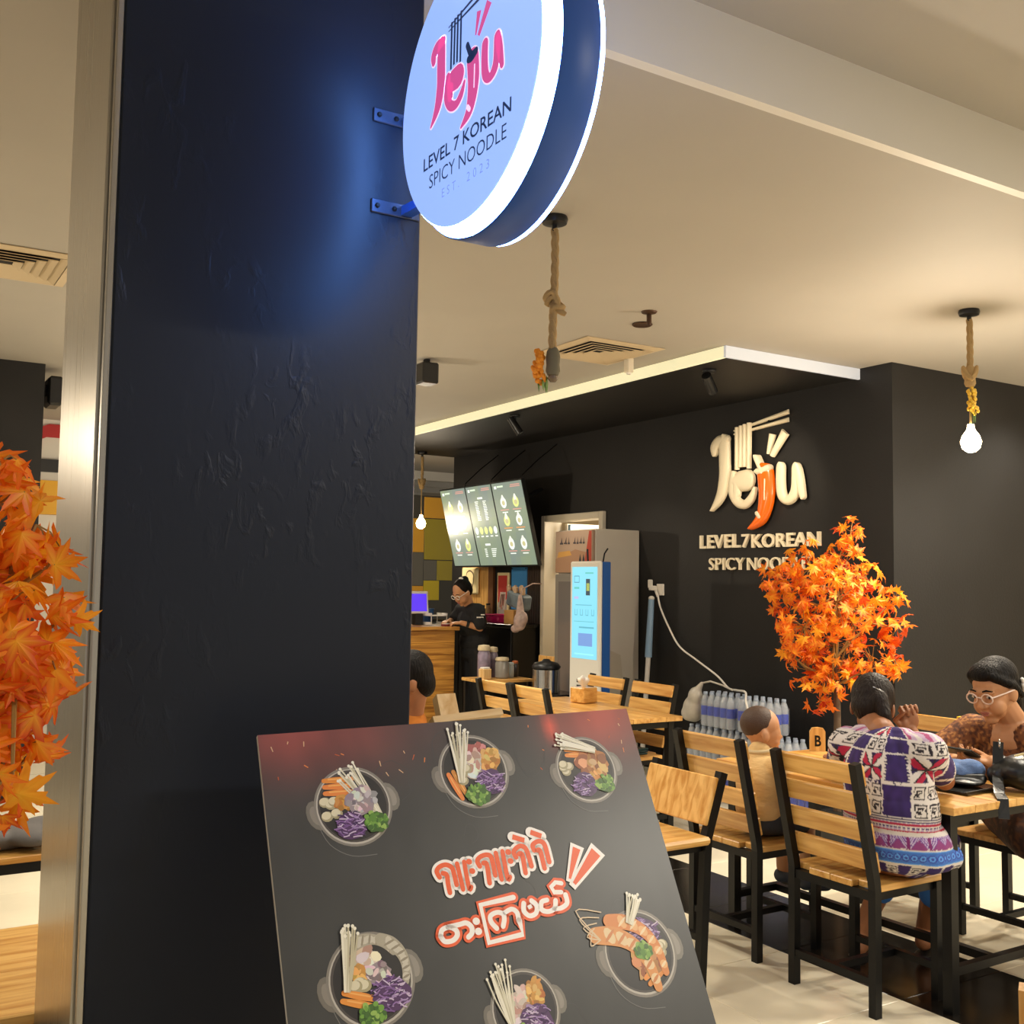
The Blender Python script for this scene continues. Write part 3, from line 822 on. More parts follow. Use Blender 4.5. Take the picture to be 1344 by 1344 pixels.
        def blob(x, y, rx, ry, cs, n=26, s=.13):
            disc(x, y, rx, ry, cs[0], wob=.15)
            for k in range(n):
                q, d = rnd.uniform(0, 6.28), math.sqrt(rnd.random())
                disc(x + rx * d * math.cos(q), y + ry * d * math.sin(q), s * rnd.uniform(.5, 1.1), s * rnd.uniform(.3, .8), jit(rnd.choice(cs), .15), rnd.uniform(0, 3), n=9, wob=.15)
        SQ = [(0.33, 0.27, 0.29), (0.55, 0.48, 0.48), (0.72, 0.66, 0.64), (0.20, 0.15, 0.19)]
        PORK = [(0.62, 0.50, 0.42), (0.78, 0.68, 0.60), (0.50, 0.28, 0.24), (0.85, 0.78, 0.72)]
        BEEF = [(0.42, 0.12, 0.11), (0.60, 0.30, 0.27), (0.30, 0.07, 0.07)]
        FRY = [(0.62, 0.30, 0.06), (0.78, 0.48, 0.14), (0.45, 0.17, 0.03)]
        CHK = [(0.45, 0.17, 0.05), (0.62, 0.30, 0.10), (0.30, 0.09, 0.03), (0.72, 0.45, 0.2)]
        GRY = [(0.42, 0.38, 0.29), (0.60, 0.56, 0.46), (0.30, 0.26, 0.19)]
        def shrimp(x, y, a, L, cs, w=.22):
            pts = []
            for k in range(7):
                u = k / 6 - .5; b = .38 * (0.25 - u * u) * 4 * L * .6
                pts.append((x + math.cos(a) * u * L - math.sin(a) * b, y + math.sin(a) * u * L + math.cos(a) * b, w * (1 - .55 * (k / 6)) * (0.8 if k == 0 else 1)))
            line(pts, w, cs[0])
            for k in range(1, 7):
                u = k / 6.5 - .5; b = .38 * (0.25 - u * u) * 4 * L * .6
                px, py = x + math.cos(a) * u * L - math.sin(a) * b, y + math.sin(a) * u * L + math.cos(a) * b
                disc(px, py, w * .46 * (1 - .07 * k), w * .25, cs[1], a + 1.0 * u, n=10); disc(px, py, w * .46 * (1 - .07 * k), w * .08, cs[2], a + 1.5, n=8)
        env = dict(carrots=carrots, cabbage=cabbage, broccoli=broccoli, garlic=garlic, enoki=enoki, blob=blob, shrimp=shrimp, line=line, disc=disc, SQ=SQ, PORK=PORK, BEEF=BEEF, FRY=FRY, CHK=CHK, GRY=GRY)
        items(env)
        build('printed_bowl', mb, 'print', t, color=True)
    def b1(e):
        e['carrots'](-.30, .42, -.12, 3, .75); e['enoki'](.62, -.38, 1.98, 1.5); e['garlic'](-.62, .05, 5); e['blob'](-.25, .18, .22, .2, e['FRY'], 14)
        e['blob'](.22, .08, .40, .38, e['SQ'], 40); e['cabbage'](-.18, -.50, .42); e['broccoli'](.50, -.52, .33)
    def b2(e):
        e['blob'](.08, .52, .45, .28, e['BEEF'], 20); e['blob'](.05, .12, .40, .42, e['PORK'], 26, .18); e['blob'](.58, .22, .30, .32, e['FRY'], 26); e['carrots'](-.52, -.28, 1.85, 2, .75)
        e['garlic'](-.28, -.05, 3); e['cabbage'](.42, -.38, .42); e['broccoli'](-.08, -.66, .34); e['enoki'](-.48, -.25, 1.36, 1.6, 14, .22)
    def b3(e):
        e['carrots'](-.25, .5, -.1, 2, .6); e['blob'](.28, .15, .50, .45, e['CHK'], 46, .2); e['garlic'](-.62, .12, 4); e['blob'](.25, -.25, .25, .2, e['FRY'], 12)
        e['cabbage'](-.22, -.45, .42); e['broccoli'](.48, -.52, .32); e['enoki'](.45, .55, 2.72, 1.25, 14, .3)
    def b4(e):
        e['cabbage'](.30, .45, .42); e['garlic'](.66, .05, 4); e['carrots'](.30, -.62, .5, 2, .6); e['blob'](.2, -.2, .45, .4, e['CHK'], 24, .2)
        OR = [(0.70, 0.24, 0.05), (0.82, 0.45, 0.18), (0.88, 0.68, 0.42)]
        e['shrimp'](-.05, .15, -.85, 1.9, OR, .42); e['shrimp'](-.45, -.15, -.80, 2.0, [(0.72, 0.30, 0.08), (0.80, 0.60, 0.34), (0.62, 0.22, 0.06)], .52)
        for k in range(5): e['line']([(-1.05, .45), (-1.35 - .05 * k, .35 + .22 * k), (-1.25 + .1 * k, .62 + .12 * k)], .03, (0.72, 0.55, 0.35))
        e['broccoli'](.10, .02, .24); e['enoki'](-.12, .72, 1.05, .75, 12, .3)
    def b5(e):
        G = [(0.42, 0.38, 0.29), (0.60, 0.56, 0.46), (0.30, 0.26, 0.19)]
        e['blob'](-.1, .42, .38, .34, e['PORK'], 18, .18); e['shrimp'](.15, .62, -.3, 1.1, G, .34); e['shrimp'](.62, .28, -1.25, 1.1, G, .36); e['blob'](.2, .1, .3, .22, e['SQ'], 18)
        e['blob'](-.28, .22, .2, .18, e['FRY'], 12); e['garlic'](-.30, -.12, 5); e['carrots'](-.42, -.42, -.42, 2, .75); e['cabbage'](.38, -.42, .46); e['broccoli'](-.18, -.72, .30); e['enoki'](-.62, -.10, 1.32, 1.35, 13, .2)
    def b6(e):
        e['blob'](-.05, .12, .5, .42, e['PORK'], 30, .2); e['blob'](.42, .35, .28, .36, e['FRY'], 24); e['cabbage'](.25, -.35, .5); e['broccoli'](-.3, -.6, .3); e['enoki'](-.52, -.25, 1.62, 1.5, 14, .3)
    for cx, cy, r, rot, fn in ((.177, .164, .077, .1, b1), (.453, .116, .077, .1, b2), (.726, .137, .073, .05, b3), (.741, .533, .082, 0, b4), (.162, .493, .081, .1, b5), (.459, .595, .070, .05, b6), (.70, .90, .078, 0, b3), (.2, .92, .078, 0, b2)):
        bowl(cx, cy, r, rot, fn)
    # --- lettering: orange on white, then white on orange ----------------------
    M('print_white', '#fbf6f0', 0.4); M('print_orange', '#f0602a', 0.4)
    def line_of(strokes, name, cols, capped=True, k0=0):
        for k, (g, m) in enumerate(cols, k0):
            mb = MB()
            for s in strokes:
                stroke(mb, fr, s, 0, 0.0024 + 0.0003 * k, grow=g, puffy=False, caps=capped and (len(s) > 2 or g > .004 or abs(s[0][0] - s[-1][0]) < .003), smooth=len(s) > 2 and len(s) != 5)
            build(name, mb, m, t)
    line_of(L1, 'orange_lettering', ((0.013, 'print_white'), (0.0015, 'print_orange')))
    line_of([[(a + (a - c) * (.10 if g else 0), b + (b - d) * (.10 if g else 0), w1), (c + (c - a) * .10, d + (d - b) * .10, w2 + .006)] for ((a, b, w1), (c, d, w2)) in WEDGE for g in (1,)], 'orange_lettering', ((0.010, 'print_white'),), False, 0)
    line_of(WEDGE, 'orange_lettering', ((0.001, 'print_orange'),), False, 1)
    line_of(L2, 'white_lettering', ((0.012, 'print_orange'), (0.0005, 'print_white')))
    # --- easel: leaning post, cross rail, rear leg -----------------------------
    mb = MB(); mb.beam([fr(.435, -.075, -.040), fr(.435, PL - .02, -.040)], 0.045, 0.03, PE1); build('post', mb, 'wood_pale', t)
    mb = MB(); mb.beam([fr(.39, -.012, -.033), fr(.56, -.022, -.033)], 0.016, 0.035, PE2); build('cross_rail', mb, 'wood_pale_x', t)
    mb = MB(); mb.beam([fr(.435, .25, -.06), (fr(.435, .25).x, 2.285, 0.02)], 0.04, 0.025, (1, 0, 0)); build('rear_leg', mb, 'wood_pale', t)
poster()
# ================================================================= FURNITURE
def make_chair():
    t = thing('dining_chair', (0, 0, 0), '', 'chair')
    for sy in (-1, 1):
        y = sy * 0.19
        mb = MB(); mb.beam([(-.17, y, 0), (-.168, y, .44), (-.172, y, .47), (-.268, y, .89)], .032, .032); build('leg', mb, 'steel_black', t, local=True)
        mb = MB(); mb.beam([(.17, y, 0), (.17, y, .43)], .03, .03); build('leg', mb, 'steel_black', t, local=True)
    mb = MB(); mb.bx(-.155, .185, -.19, -.165, .40, .432); mb.bx(-.155, .185, .165, .19, .40, .432); mb.bx(.16, .185, -.165, .165, .40, .432); mb.bx(-.18, -.155, -.174, .174, .40, .432)
    build('seat_frame', mb, 'steel_black', t, local=True)
    mb = MB(); mb.beam([(-.17, -.174, .12), (-.17, .174, .12)], .025, .025, (1, 0, 0)); mb.beam([(.17, -.175, .12), (.17, .175, .12)], .025, .025, (1, 0, 0)); mb.beam([(-.158, 0, .12), (.158, 0, .12)], .025, .025)
    build('stretcher', mb, 'steel_black', t, local=True)
    for k in range(4):
        y0, y1 = -.205 + k * .1025, -.205 + (k + 1) * .1025 - .0012
        mb = MB()
        if k in (0, 3):
            mb.bx(-.152, .20, y0, y1, .432, .456, .003)
        else:
            mb.bx(-.185, .20, y0, y1, .432, .456, .003)
        build('seat_plank', mb, 'wood_x', t, local=True)
    for k in range(4):
        z = .845 - k * .103; x = -.172 - (z - .47) / .42 * .096 + .024
        mb = MB(); mb.box((x, 0, z), (.018, .405, .075), Matrix.Rotation(-.225, 3, 'Y'), .004)
        build('slat', mb, 'wood_y', t, local=True)
    return t
chair = make_chair()
chair.location = (3.31, 2.787, 0); chair['label'] = 'slatted wooden chair with black frame under the woman in purple'
chair['group'] = 'slat-back dining chairs'
G = 'slat-back dining chairs'
place(chair, (3.35, 3.405, 0), 0, 'slatted wooden chair on which the toddler sits', G)
place(chair, (3.80, 5.50, 0), 0, 'slatted chair at middle table just behind the right end of the poster top', G)
place(chair, (3.80, 5.915, 0), 0, 'slatted chair at middle table nearest the easel post', G)
place(chair, (4.21, 5.43, 0), math.pi, 'slatted chair across middle table, nearer the water bottles', G)
place(chair, (4.21, 5.935, 0), math.pi, 'slatted chair across middle table, in front of the payment kiosk', G)
place(chair, (4.38, 3.375, 0), math.pi, 'empty slatted chair left of the woman in brown', G)
place(chair, (4.40, 2.84, 0), math.pi, 'slatted chair carrying the woman in brown', G)

def make_table():
    t = thing('dining_table', (0, 0, 0), '', 'table')
    W2, L2_, Z = .31, .61, .735
    n = 5
    for k in range(n):
        x0 = -W2 + 2 * W2 * k / n; x1 = -W2 + 2 * W2 * (k + 1) / n - .0008
        mb = MB(); mb.bx(x0, x1, -L2_, L2_, Z - .028, Z, .002); build('plank', mb, 'wood_y', t, local=True)
    for sx in (-1, 1):
        for sy in (-1, 1):
            mb = MB(); mb.beam([(sx * (W2 - .055), sy * (L2_ - .06), 0), (sx * (W2 - .055), sy * (L2_ - .06), Z - .028)], .04, .04); build('leg', mb, 'steel_black', t, local=True)
    mb = MB()
    a, b = W2 - .055, L2_ - .06
    for sx in (-1, 1): mb.bx(sx * a - .015, sx * a + .015, -b + .02, b - .02, Z - .07, Z - .0285)
    for sy in (-1, 1): mb.bx(-a + .02, a - .02, sy * b - .015, sy * b + .015, Z - .07, Z - .0285)
    build('apron', mb, 'steel_black', t, local=True)
    mb = MB()
    for sy in (-1, 1): mb.bx(-a + .02, a - .02, sy * b - .015, sy * b + .015, .13, .16)
    mb.bx(-.015, .015, -b + .015, b - .015, .13, .16)
    build('stretcher', mb, 'steel_black', t, local=True)
    return t
tb = make_table(); tb.location = (3.67, 3.04, 0)
tb['label'] = 'wooden table with black steel legs where the two women sit'; tb['group'] = 'wooden dining tables'
place(tb, (3.96, 5.54, 0), 0, 'empty wooden table with tissue box behind the poster', 'wooden dining tables')
t = thing('low_table', (0.2, 3.2, 0), 'low wide-planked wooden table at the far left beside the steel rail', 'table')
for y0, y1 in ((2.865, 3.187), (3.193, 3.58)):
    mb = MB(); mb.bx(-.7, .98, y0, y1, .42, .45, .004); build('plank', mb, 'wood_x', t)
mb = MB(); mb.bx(-.66, .94, 2.90, 2.94, .37, .4195); mb.bx(-.66, .94, 3.51, 3.55, .37, .4195); build('apron', mb, 'steel_black', t)
for x in (-.64, .92):
    for y in (2.92, 3.53):
        mb = MB(); mb.beam([(x, y, 0), (x, y, .37)], .04, .04); build('leg', mb, 'steel_black', t)

# low chair with solid panel back beside the poster
t = thing('panel_chair', (2.66, 3.31, 0), 'low-backed wooden chair with solid panel back beside the poster', 'chair')
for sy in (-1, 1):
    y = 3.31 + sy * .19
    mb = MB(); mb.beam([(2.79, y, 0), (2.82, y, .55), (2.90, y, .79)], .034, .034); build('leg', mb, 'steel_black', t)
    mb = MB(); mb.beam([(2.46, y, 0), (2.50, y, .53)], .03, .03); build('leg', mb, 'steel_black', t)
mb = MB(); mb.bx(2.50, 2.80, 3.125, 3.15, .50, .53); mb.bx(2.50, 2.80, 3.47, 3.495, .50, .53); mb.beam([(2.80, 3.14, .18), (2.80, 3.48, .18)], .025, .025, (1, 0, 0)); build('seat_frame', mb, 'steel_black', t)
mb = MB(); mb.box((2.635, 3.30, .546), (.36, .44, .030), None, .01); build('seat', mb, 'wood_x', t)
mb = MB(); mb.box((2.842, 3.31, .685), (.02, .40, .185), Matrix.Rotation(.31, 3, 'Y'), .004); build('back_panel', mb, 'wood_z', t)

# bench with grey jacket at the far left
t = thing('bench', (0.45, 4.75, 0), 'low wooden bench with black frame seen left of the steel rail', 'bench')
for k in range(3):
    mb = MB(); mb.bx(-.35, 1.0, 4.46 + k * .13, 4.585 + k * .13, .425, .45, .003); build('plank', mb, 'wood_x', t)
mb = MB(); mb.bx(-.33, .98, 4.47, 4.50, .385, .4245); mb.bx(-.33, .98, 4.79, 4.82, .385, .4245); build('seat_frame', mb, 'steel_black', t)
for x in (-.31, .965):
    for y in (4.485, 4.805):
        mb = MB(); mb.beam([(x, y, 0), (x, y, .385)], .03, .03); build('leg', mb, 'steel_black', t)
mb = MB(); mb.bx(-.295, .95, 4.47, 4.50, .14, .165); build('stretcher', mb, 'steel_black', t)
M('cloth_grey', '#5a5654', 0.9, bump=0.3, bscale=18)
mb = MB()
for i in range(8): mb.ell((.30 + i * .07, 4.62 + .05 * math.sin(i * 2.1), .499 + .018 * math.sin(i * 1.3)), (.10, .13, .042), Matrix.Rotation(i * .7, 3, 'Z'))
tag(remesh('jacket', mb, .012, 'cloth_grey', None), 'crumpled grey jacket lying on the far left bench', 'jacket')

# wooden chair whose back corner pokes in at the lower right
t = thing('wooden_chair', (1.95, .98, 0), 'honey wooden chair cut off at the lower right corner', 'chair')
bx_, by_ = 1.725, 1.105
dv, sv = Vector((0.5, -0.86, 0)), Vector((0.86, 0.5, 0))
for k, s in enumerate((0, .40)):
    p = Vector((bx_, by_, 0)) + dv * s
    mb = MB(); mb.beam([p + sv * .06, p + sv * .06 + Vector((0, 0, .44)), p + Vector((0, 0, .835))], .035, .03, dv); build('leg', mb, 'wood_z', t)
    p = p + sv * .40
    mb = MB(); mb.beam([p, p + Vector((0, 0, .42))], .035, .035, dv); build('leg', mb, 'wood_z', t)
A = math.atan2(dv.y, dv.x)
for z, off in ((.79, .009), (.68, .025), (.57, .041)):
    mb = MB(); mb.box(Vector((bx_, by_, z)) + dv * .2 + sv * off, (.36, .018, .06), rotz(A), .004); build('slat', mb, 'wood_pale_x', t)
mb = MB(); mb.box(Vector((bx_, by_, .43)) + dv * .2 + sv * .24, (.44, .42, .025), rotz(A), .006); build('seat', mb, 'wood_x', t)

# ================================================================= TABLE-TOP THINGS
t = thing('table_number', (3.955, 3.60, .735), 'small wooden block with a black letter B on the table', 'table number')
mb = MB()
pr = [(-.036, 0), (.036, 0), (.036, .092), (.026, .108), (0, .112), (-.026, .108), (-.036, .092)]
fb = Frame((3.955, 3.60, .7355), (.80, -.60, 0), (0, 0, 1), (-.60, -.80, 0))
mb.prism([fb(a, b, 0) for a, b in pr], fb.en * .018); blk = build('block', mb, 'wood_z', t)
mb = MB(); put_text(mb, fb, 'B', -.014, .022, .030, .052, .0184, offset=.03); build('lettering', mb, 'steel_black', t)

t = thing('tissue_box', (4.15, 5.78, .735), 'wooden tissue box with a white tissue on the middle table', 'tissue box')
mb = MB(); mb.box((4.15, 5.78, .735 + .052), (.13, .13, .10), rotz(.2), .006); build('box', mb, 'wood_x', t)
mb = MB()
for k in range(5):
    a = k * 1.25; mb.cap((4.15, 5.78, .84), (4.15 + .03 * math.cos(a), 5.78 + .03 * math.sin(a), .885 + .012 * (k % 2)), .012, .016)
remesh('tissue', mb, .006, 'white_plastic', t)
# ================================================================= COUNTER CORNER
# wooden counter with burnt-in logo
t = thing('wooden_counter', (4.5, 9.3, 0), 'plank-fronted wooden counter by the menu screens', 'counter')
for k in range(9):
    mb = MB(); mb.bx(3.9, 4.95, 9.02, 9.04, .02 + k * .1155, .02 + (k + 1) * .1155 - .002, .002); build('plank', mb, 'wood_counter', t)
mb = MB(); mb.bx(3.9, 4.95, 9.04, 9.55, 0, 1.06); build('carcass', mb, 'wood_counter', t)
mb = MB(); mb.bx(3.85, 4.985, 8.98, 9.58, 1.062, 1.10, .006); build('top', mb, 'wood_counter', t)
frc = Frame((4.30, 9.0195, .25), (1, 0, 0), (0, 0, 1), (0, -1, 0))
M('burnt', '#170f0a', 0.6)
mb = MB()
for k in ('J', 'e', 'u', 'chili', 'stem', 'nood', 'chop', 'acc'):
    for s in LOGO[k]: stroke(mb, frc, [(a * .32, (b - 1.9) * .62, w * .40) for a, b, w in s], 0, 0.001, puffy=False, grow=-.002, caps=False, smooth=len(s) > 2)
build('burnt_logo', mb, 'burnt', t)
# things on the wooden counter
t = thing('tablet', (4.74, 9.36, 1.10), 'small glowing purple tablet on the wooden counter', 'tablet')
mb = MB(); mb.box((4.735, 9.38, 1.32), (.21, .02, .22), Matrix.Rotation(-.12, 3, 'X'), .006); build('casing', mb, 'white_plastic', t)
mb = MB(); q = [(4.65, 1.235), (4.82, 1.235), (4.82, 1.405), (4.65, 1.405)]
M('tablet_screen', '#3010a0', 0.2, emit='#5a3ae0', estr=0.9)
mb.poly([(x, 9.367 + (z - 1.32) * .12, z) for x, z in q]); build('screen', mb, 'tablet_screen', t)
mb = MB(); mb.bx(4.70, 4.78, 9.36, 9.44, 1.1005, 1.215, .004); build('stand', mb, 'black_plastic', t)
M('blue_plastic', '#1f4f84', 0.35)
t = thing('paper_tray', (4.90, 9.33, 1.10), 'white two-tier paper tray on the wooden counter', 'tray')
mb = MB()
for z in (1.102, 1.19):
    mb.bx(4.80, 4.975, 9.22, 9.44, z, z + .008); mb.bx(4.80, 4.806, 9.22, 9.44, z, z + .03); mb.bx(4.969, 4.975, 9.22, 9.44, z, z + .03)
build('tier', mb, 'white_plastic', t)
mb = MB()
for x in (4.803, 4.972):
    for y in (9.23, 9.43): mb.bx(x - .003, x + .003, y - .004, y + .004, 1.10, 1.22)
build('post', mb, 'white_plastic', t)
t = thing('blue_bowl', (4.93, 9.48, 1.10), 'round blue bowl behind the paper tray', 'bowl')
mb = MB(); mb.lathe([(.03, 0), (.035, .004), (.06, .06), (.07, .15), (.066, .15), (.055, .06), (.02, .012)], 24, (4.90, 9.505, 1.1005)); build('shell', mb, 'blue_plastic', t, smooth=40)
mb = MB(); mb.lathe([(.072, .148), (.074, .153), (.071, .157), (.066, .152)], 24, (4.90, 9.505, 1.1005)); build('rim', mb, 'blue_plastic', t, smooth=60)
t = thing('order_pad', (4.905, 9.055, 1.10), 'small dark red order pad by the hands of the clerk', 'order pad')
mb = MB(); mb.box((4.88, 9.05, 1.111), (.10, .07, .02), rotz(.3), .004); build('cover', mb, M('wine_red', '#6d1620', 0.5), t)
mb = MB(); mb.box((4.875, 9.05, 1.123), (.08, .05, .004), rotz(.3)); build('page', mb, 'white_plastic', t)
t = thing('paper_sheet', (4.72, 9.08, 1.10), 'white paper sheet on the wooden counter top', 'paper')
mb = MB(); mb.box((4.72, 9.08, 1.1025), (.15, .10, .003), rotz(.1)); build('sheet', mb, 'white_plastic', t)
mb = MB()
for k in range(4): mb.box((4.70, 9.05 + k * .02, 1.1045), (.09, .004, .0008), rotz(.1))
build('print_lines', mb, 'burnt', t)

# black counter along the wall
t = thing('black_counter', (5.5, 9.3, 0), 'black service counter under the menu screens', 'counter')
mb = MB(); mb.bx(5.42, 5.735, 8.72, 10.3, 0, 1.09); build('carcass', mb, M('laminate_black', '#0b0a0a', 0.35), t)
mb = MB(); mb.bx(5.38, 5.737, 8.70, 10.32, 1.0905, 1.125, .004); build('top', mb, M('laminate_top', '#1a1816', 0.2), t)
mb = MB()
for k in range(3): mb.bx(5.412, 5.4195, 8.74 + k * .52, 9.24 + k * .52, .06, 1.07, .003)
build('door_panels', mb, 'laminate_black', t)
t = thing('pink_basin', (5.53, 9.20, 1.125), 'shallow bright pink plastic basin on the black counter', 'basin')
mb = MB(); mb.lathe([(.09, .002), (.12, .006), (.145, .075), (.158, .08), (.156, .085), (.138, .078), (.11, .012), (.02, .008)], 28, (5.54, 9.17, 1.1255)); build('shell', mb, M('pink', '#d3206c', 0.35), t, smooth=40)
mb = MB()
for k in range(14):
    a = k * .449
    mb.box((5.54 + .137 * math.cos(a), 9.17 + .137 * math.sin(a), 1.165), (.004, .02, .03), rotz(a))
build('ribs', mb, 'pink', t)
# wall panels above the black counter
t = thing('wood_panel', (5.72, 9.98, 1.15), 'upright honey wooden panel on the wall behind the clerk', 'panel')
for k in range(2):
    mb = MB(); mb.bx(5.712, 5.738, 9.70 + k * .285, 9.98 + k * .285, 1.15, 1.69, .003); build('board', mb, 'wood_z', t)
mb = MB(); mb.bx(5.712, 5.738, 9.60, 9.695, 1.15, 1.69); build('board', mb, M('brown_wood', '#6b4424', 0.5), t)
t = thing('framed_picture', (5.69, 10.02, 1.39), 'cream rounded picture of an ear-like curl on the wooden panel', 'picture')
mb = MB(); mb.bx(5.675, 5.7115, 9.87, 10.21, 1.40, 1.685, .014); build('panel', mb, M('cream_panel', '#e3d3a0', 0.4), t)
fw = Frame((5.6745, 10.21, 1.40), (0, -1, 0), (0, 0, 1), (-1, 0, 0))
mb = MB(); stroke(mb, fw, [(.10, .17, .012), (.12, .23, .014), (.19, .25, .016), (.26, .21, .016), (.26, .12, .014), (.22, .05, .016)], 0, .001, puffy=False)
stroke(mb, fw, [(.21, .09, .05), (.22, .05, .05)], 0, .0012, puffy=False); build('drawing', mb, M('brown_ink', '#5d4a36', 0.5), t)
t = thing('red_poster', (5.72, 9.40, 1.16), 'narrow red and white food poster in a cream frame', 'poster')
mb = MB(); mb.bx(5.716, 5.738, 9.29, 9.52, 1.16, 1.63, .004); build('frame', mb, 'cream_panel', t)
fw2 = Frame((5.7155, 9.52, 1.16), (0, -1, 0), (0, 0, 1), (-1, 0, 0))
mb = MB(); mb.poly([fw2(.02, .02, .001), fw2(.20, .02, .001), fw2(.20, .20, .001), fw2(.02, .16, .001)], (0.35, 0.3, 0.27)); mb.poly([fw2(.02, .16, .001), fw2(.20, .20, .001), fw2(.20, .44, .001), fw2(.02, .44, .001)], (0.5, 0.04, 0.03))
for k in range(7): stroke(mb, fw2, [(.05 + .016 * k, .10 + .02 * (k % 3), .02), (.08 + .014 * k, .26 - .02 * (k % 2), .025)], 0, .002, puffy=False, colr=((.6, .5, .42), (.45, .12, .08))[k % 2])
build('print', mb, 'print_matte', t, color=True)
t = thing('blue_notice', (5.72, 9.10, 1.25), 'plain sky blue notice on the wall above the counter', 'notice')
mb = MB(); mb.bx(5.725, 5.738, 8.965, 9.255, 1.26, 1.685, .002); build('sheet', mb, M('sky_blue', '#3f8fd0', 0.5), t)
mb = MB(); mb.lathe([(.008, 0), (.006, .006)], 8, (5.7245, 9.24, 1.67), Matrix(((0, 0, -1), (0, 1, 0), (1, 0, 0)))); mb.lathe([(.008, 0), (.006, .006)], 8, (5.7245, 8.98, 1.67), Matrix(((0, 0, -1), (0, 1, 0), (1, 0, 0)))); build('pins', mb, 'steel_black', t)
t = thing('slat_panel', (5.72, 8.8, 1.2), 'dark ribbed wall panel between blue notice and door', 'panel')
for k in range(6):
    mb = MB(); mb.bx(5.722, 5.738, 8.70 + k * .042, 8.735 + k * .042, 1.13, 1.70); build('slat', mb, M('brown_dark', '#3a2b20', 0.5), t)
# jars and small packs on the black counter
for k, (y, r, h, cl, lab) in enumerate(((9.62, .035, .15, '#8a8275', 'tall clear jar on the black counter left of the pink basin'), (9.50, .03, .17, '#9a7a52', 'amber jar on the black counter left of the pink basin'), (8.92, .032, .10, '#8fa0a8', 'small glass tumbler right of the pink basin'))):
    t = thing('jar', (5.6, y, 1.125), lab, 'jar', 'jars on the black counter')
    mb = MB(); mb.lathe([(r * .9, 0), (r, .006), (r, h * .75), (r * .7, h * .85), (r * .7, h)], 14, (5.60, y, 1.1255)); build('glass', mb, M('jar%d' % k, cl, 0.15, alpha=0.75), t, smooth=40)
    mb = MB(); mb.lathe([(r * .75, h), (r * .75, h + .015)], 14, (5.60, y, 1.1255)); build('lid', mb, 'steel_black', t)
M('carton', '#b98a4e', 0.7)
t = thing('carton', (5.45, 8.80, 1.125), 'small brown carton at the right end of the black counter', 'box')
mb = MB(); mb.box((5.47, 8.80, 1.195), (.12, .14, .135), rotz(.15), .003); build('box', mb, 'carton', t)
mb = MB(); mb.box((5.47, 8.80, 1.2632), (.03, .142, .002), rotz(.15)); build('tape', mb, 'cream_panel', t)
M('bag_grey', '#6f7d88', 0.5, var=.25, vscale=12)
t = thing('shopping_bag', (5.52, 8.79, 1.263), 'grey-blue bag of paper packets on the carton', 'bag')
mb = MB(); mb.box((5.52, 8.78, 1.355), (.12, .30, .15), Matrix.Rotation(.2, 3, 'X'), .02); build('bag', mb, 'bag_grey', t)
mb = MB()
for k in range(9): mb.box((5.49 + .012 * (k % 4), 8.66 + .032 * k, 1.44 + .012 * (k % 3)), (.03, .05, .07), Matrix.Rotation(.5 * math.sin(k * 2.3), 3, 'X'), .006)
build('packets', mb, M('packet', '#c9a988', 0.5, var=.3, vscale=20), t)
M('film', '#bfb4a8', 0.25, alpha=0.55)
M('film_pink', '#b79f98', 0.3, var=.3, vscale=20)
t = thing('plastic_bag', (5.40, 8.56, 1.00), 'crumpled pinkish plastic bag hanging at the counter end', 'bag')
mb = MB()
mb.cap((5.42, 8.60, 1.40), (5.40, 8.56, 1.22), .02, .045); mb.ell((5.39, 8.55, 1.16), (.05, .085, .09)); mb.ell((5.385, 8.62, 1.09), (.04, .06, .04)); mb.ell((5.40, 8.51, 1.19), (.04, .06, .07))
remesh('bag', mb, .01, 'film_pink', t)
mb = MB(); mb.tube([(5.42, 8.60, 1.40), (5.47, 8.63, 1.47), (5.60, 8.66, 1.52), (5.70, 8.66, 1.52)], .006); build('handle', mb, 'film_pink', t)

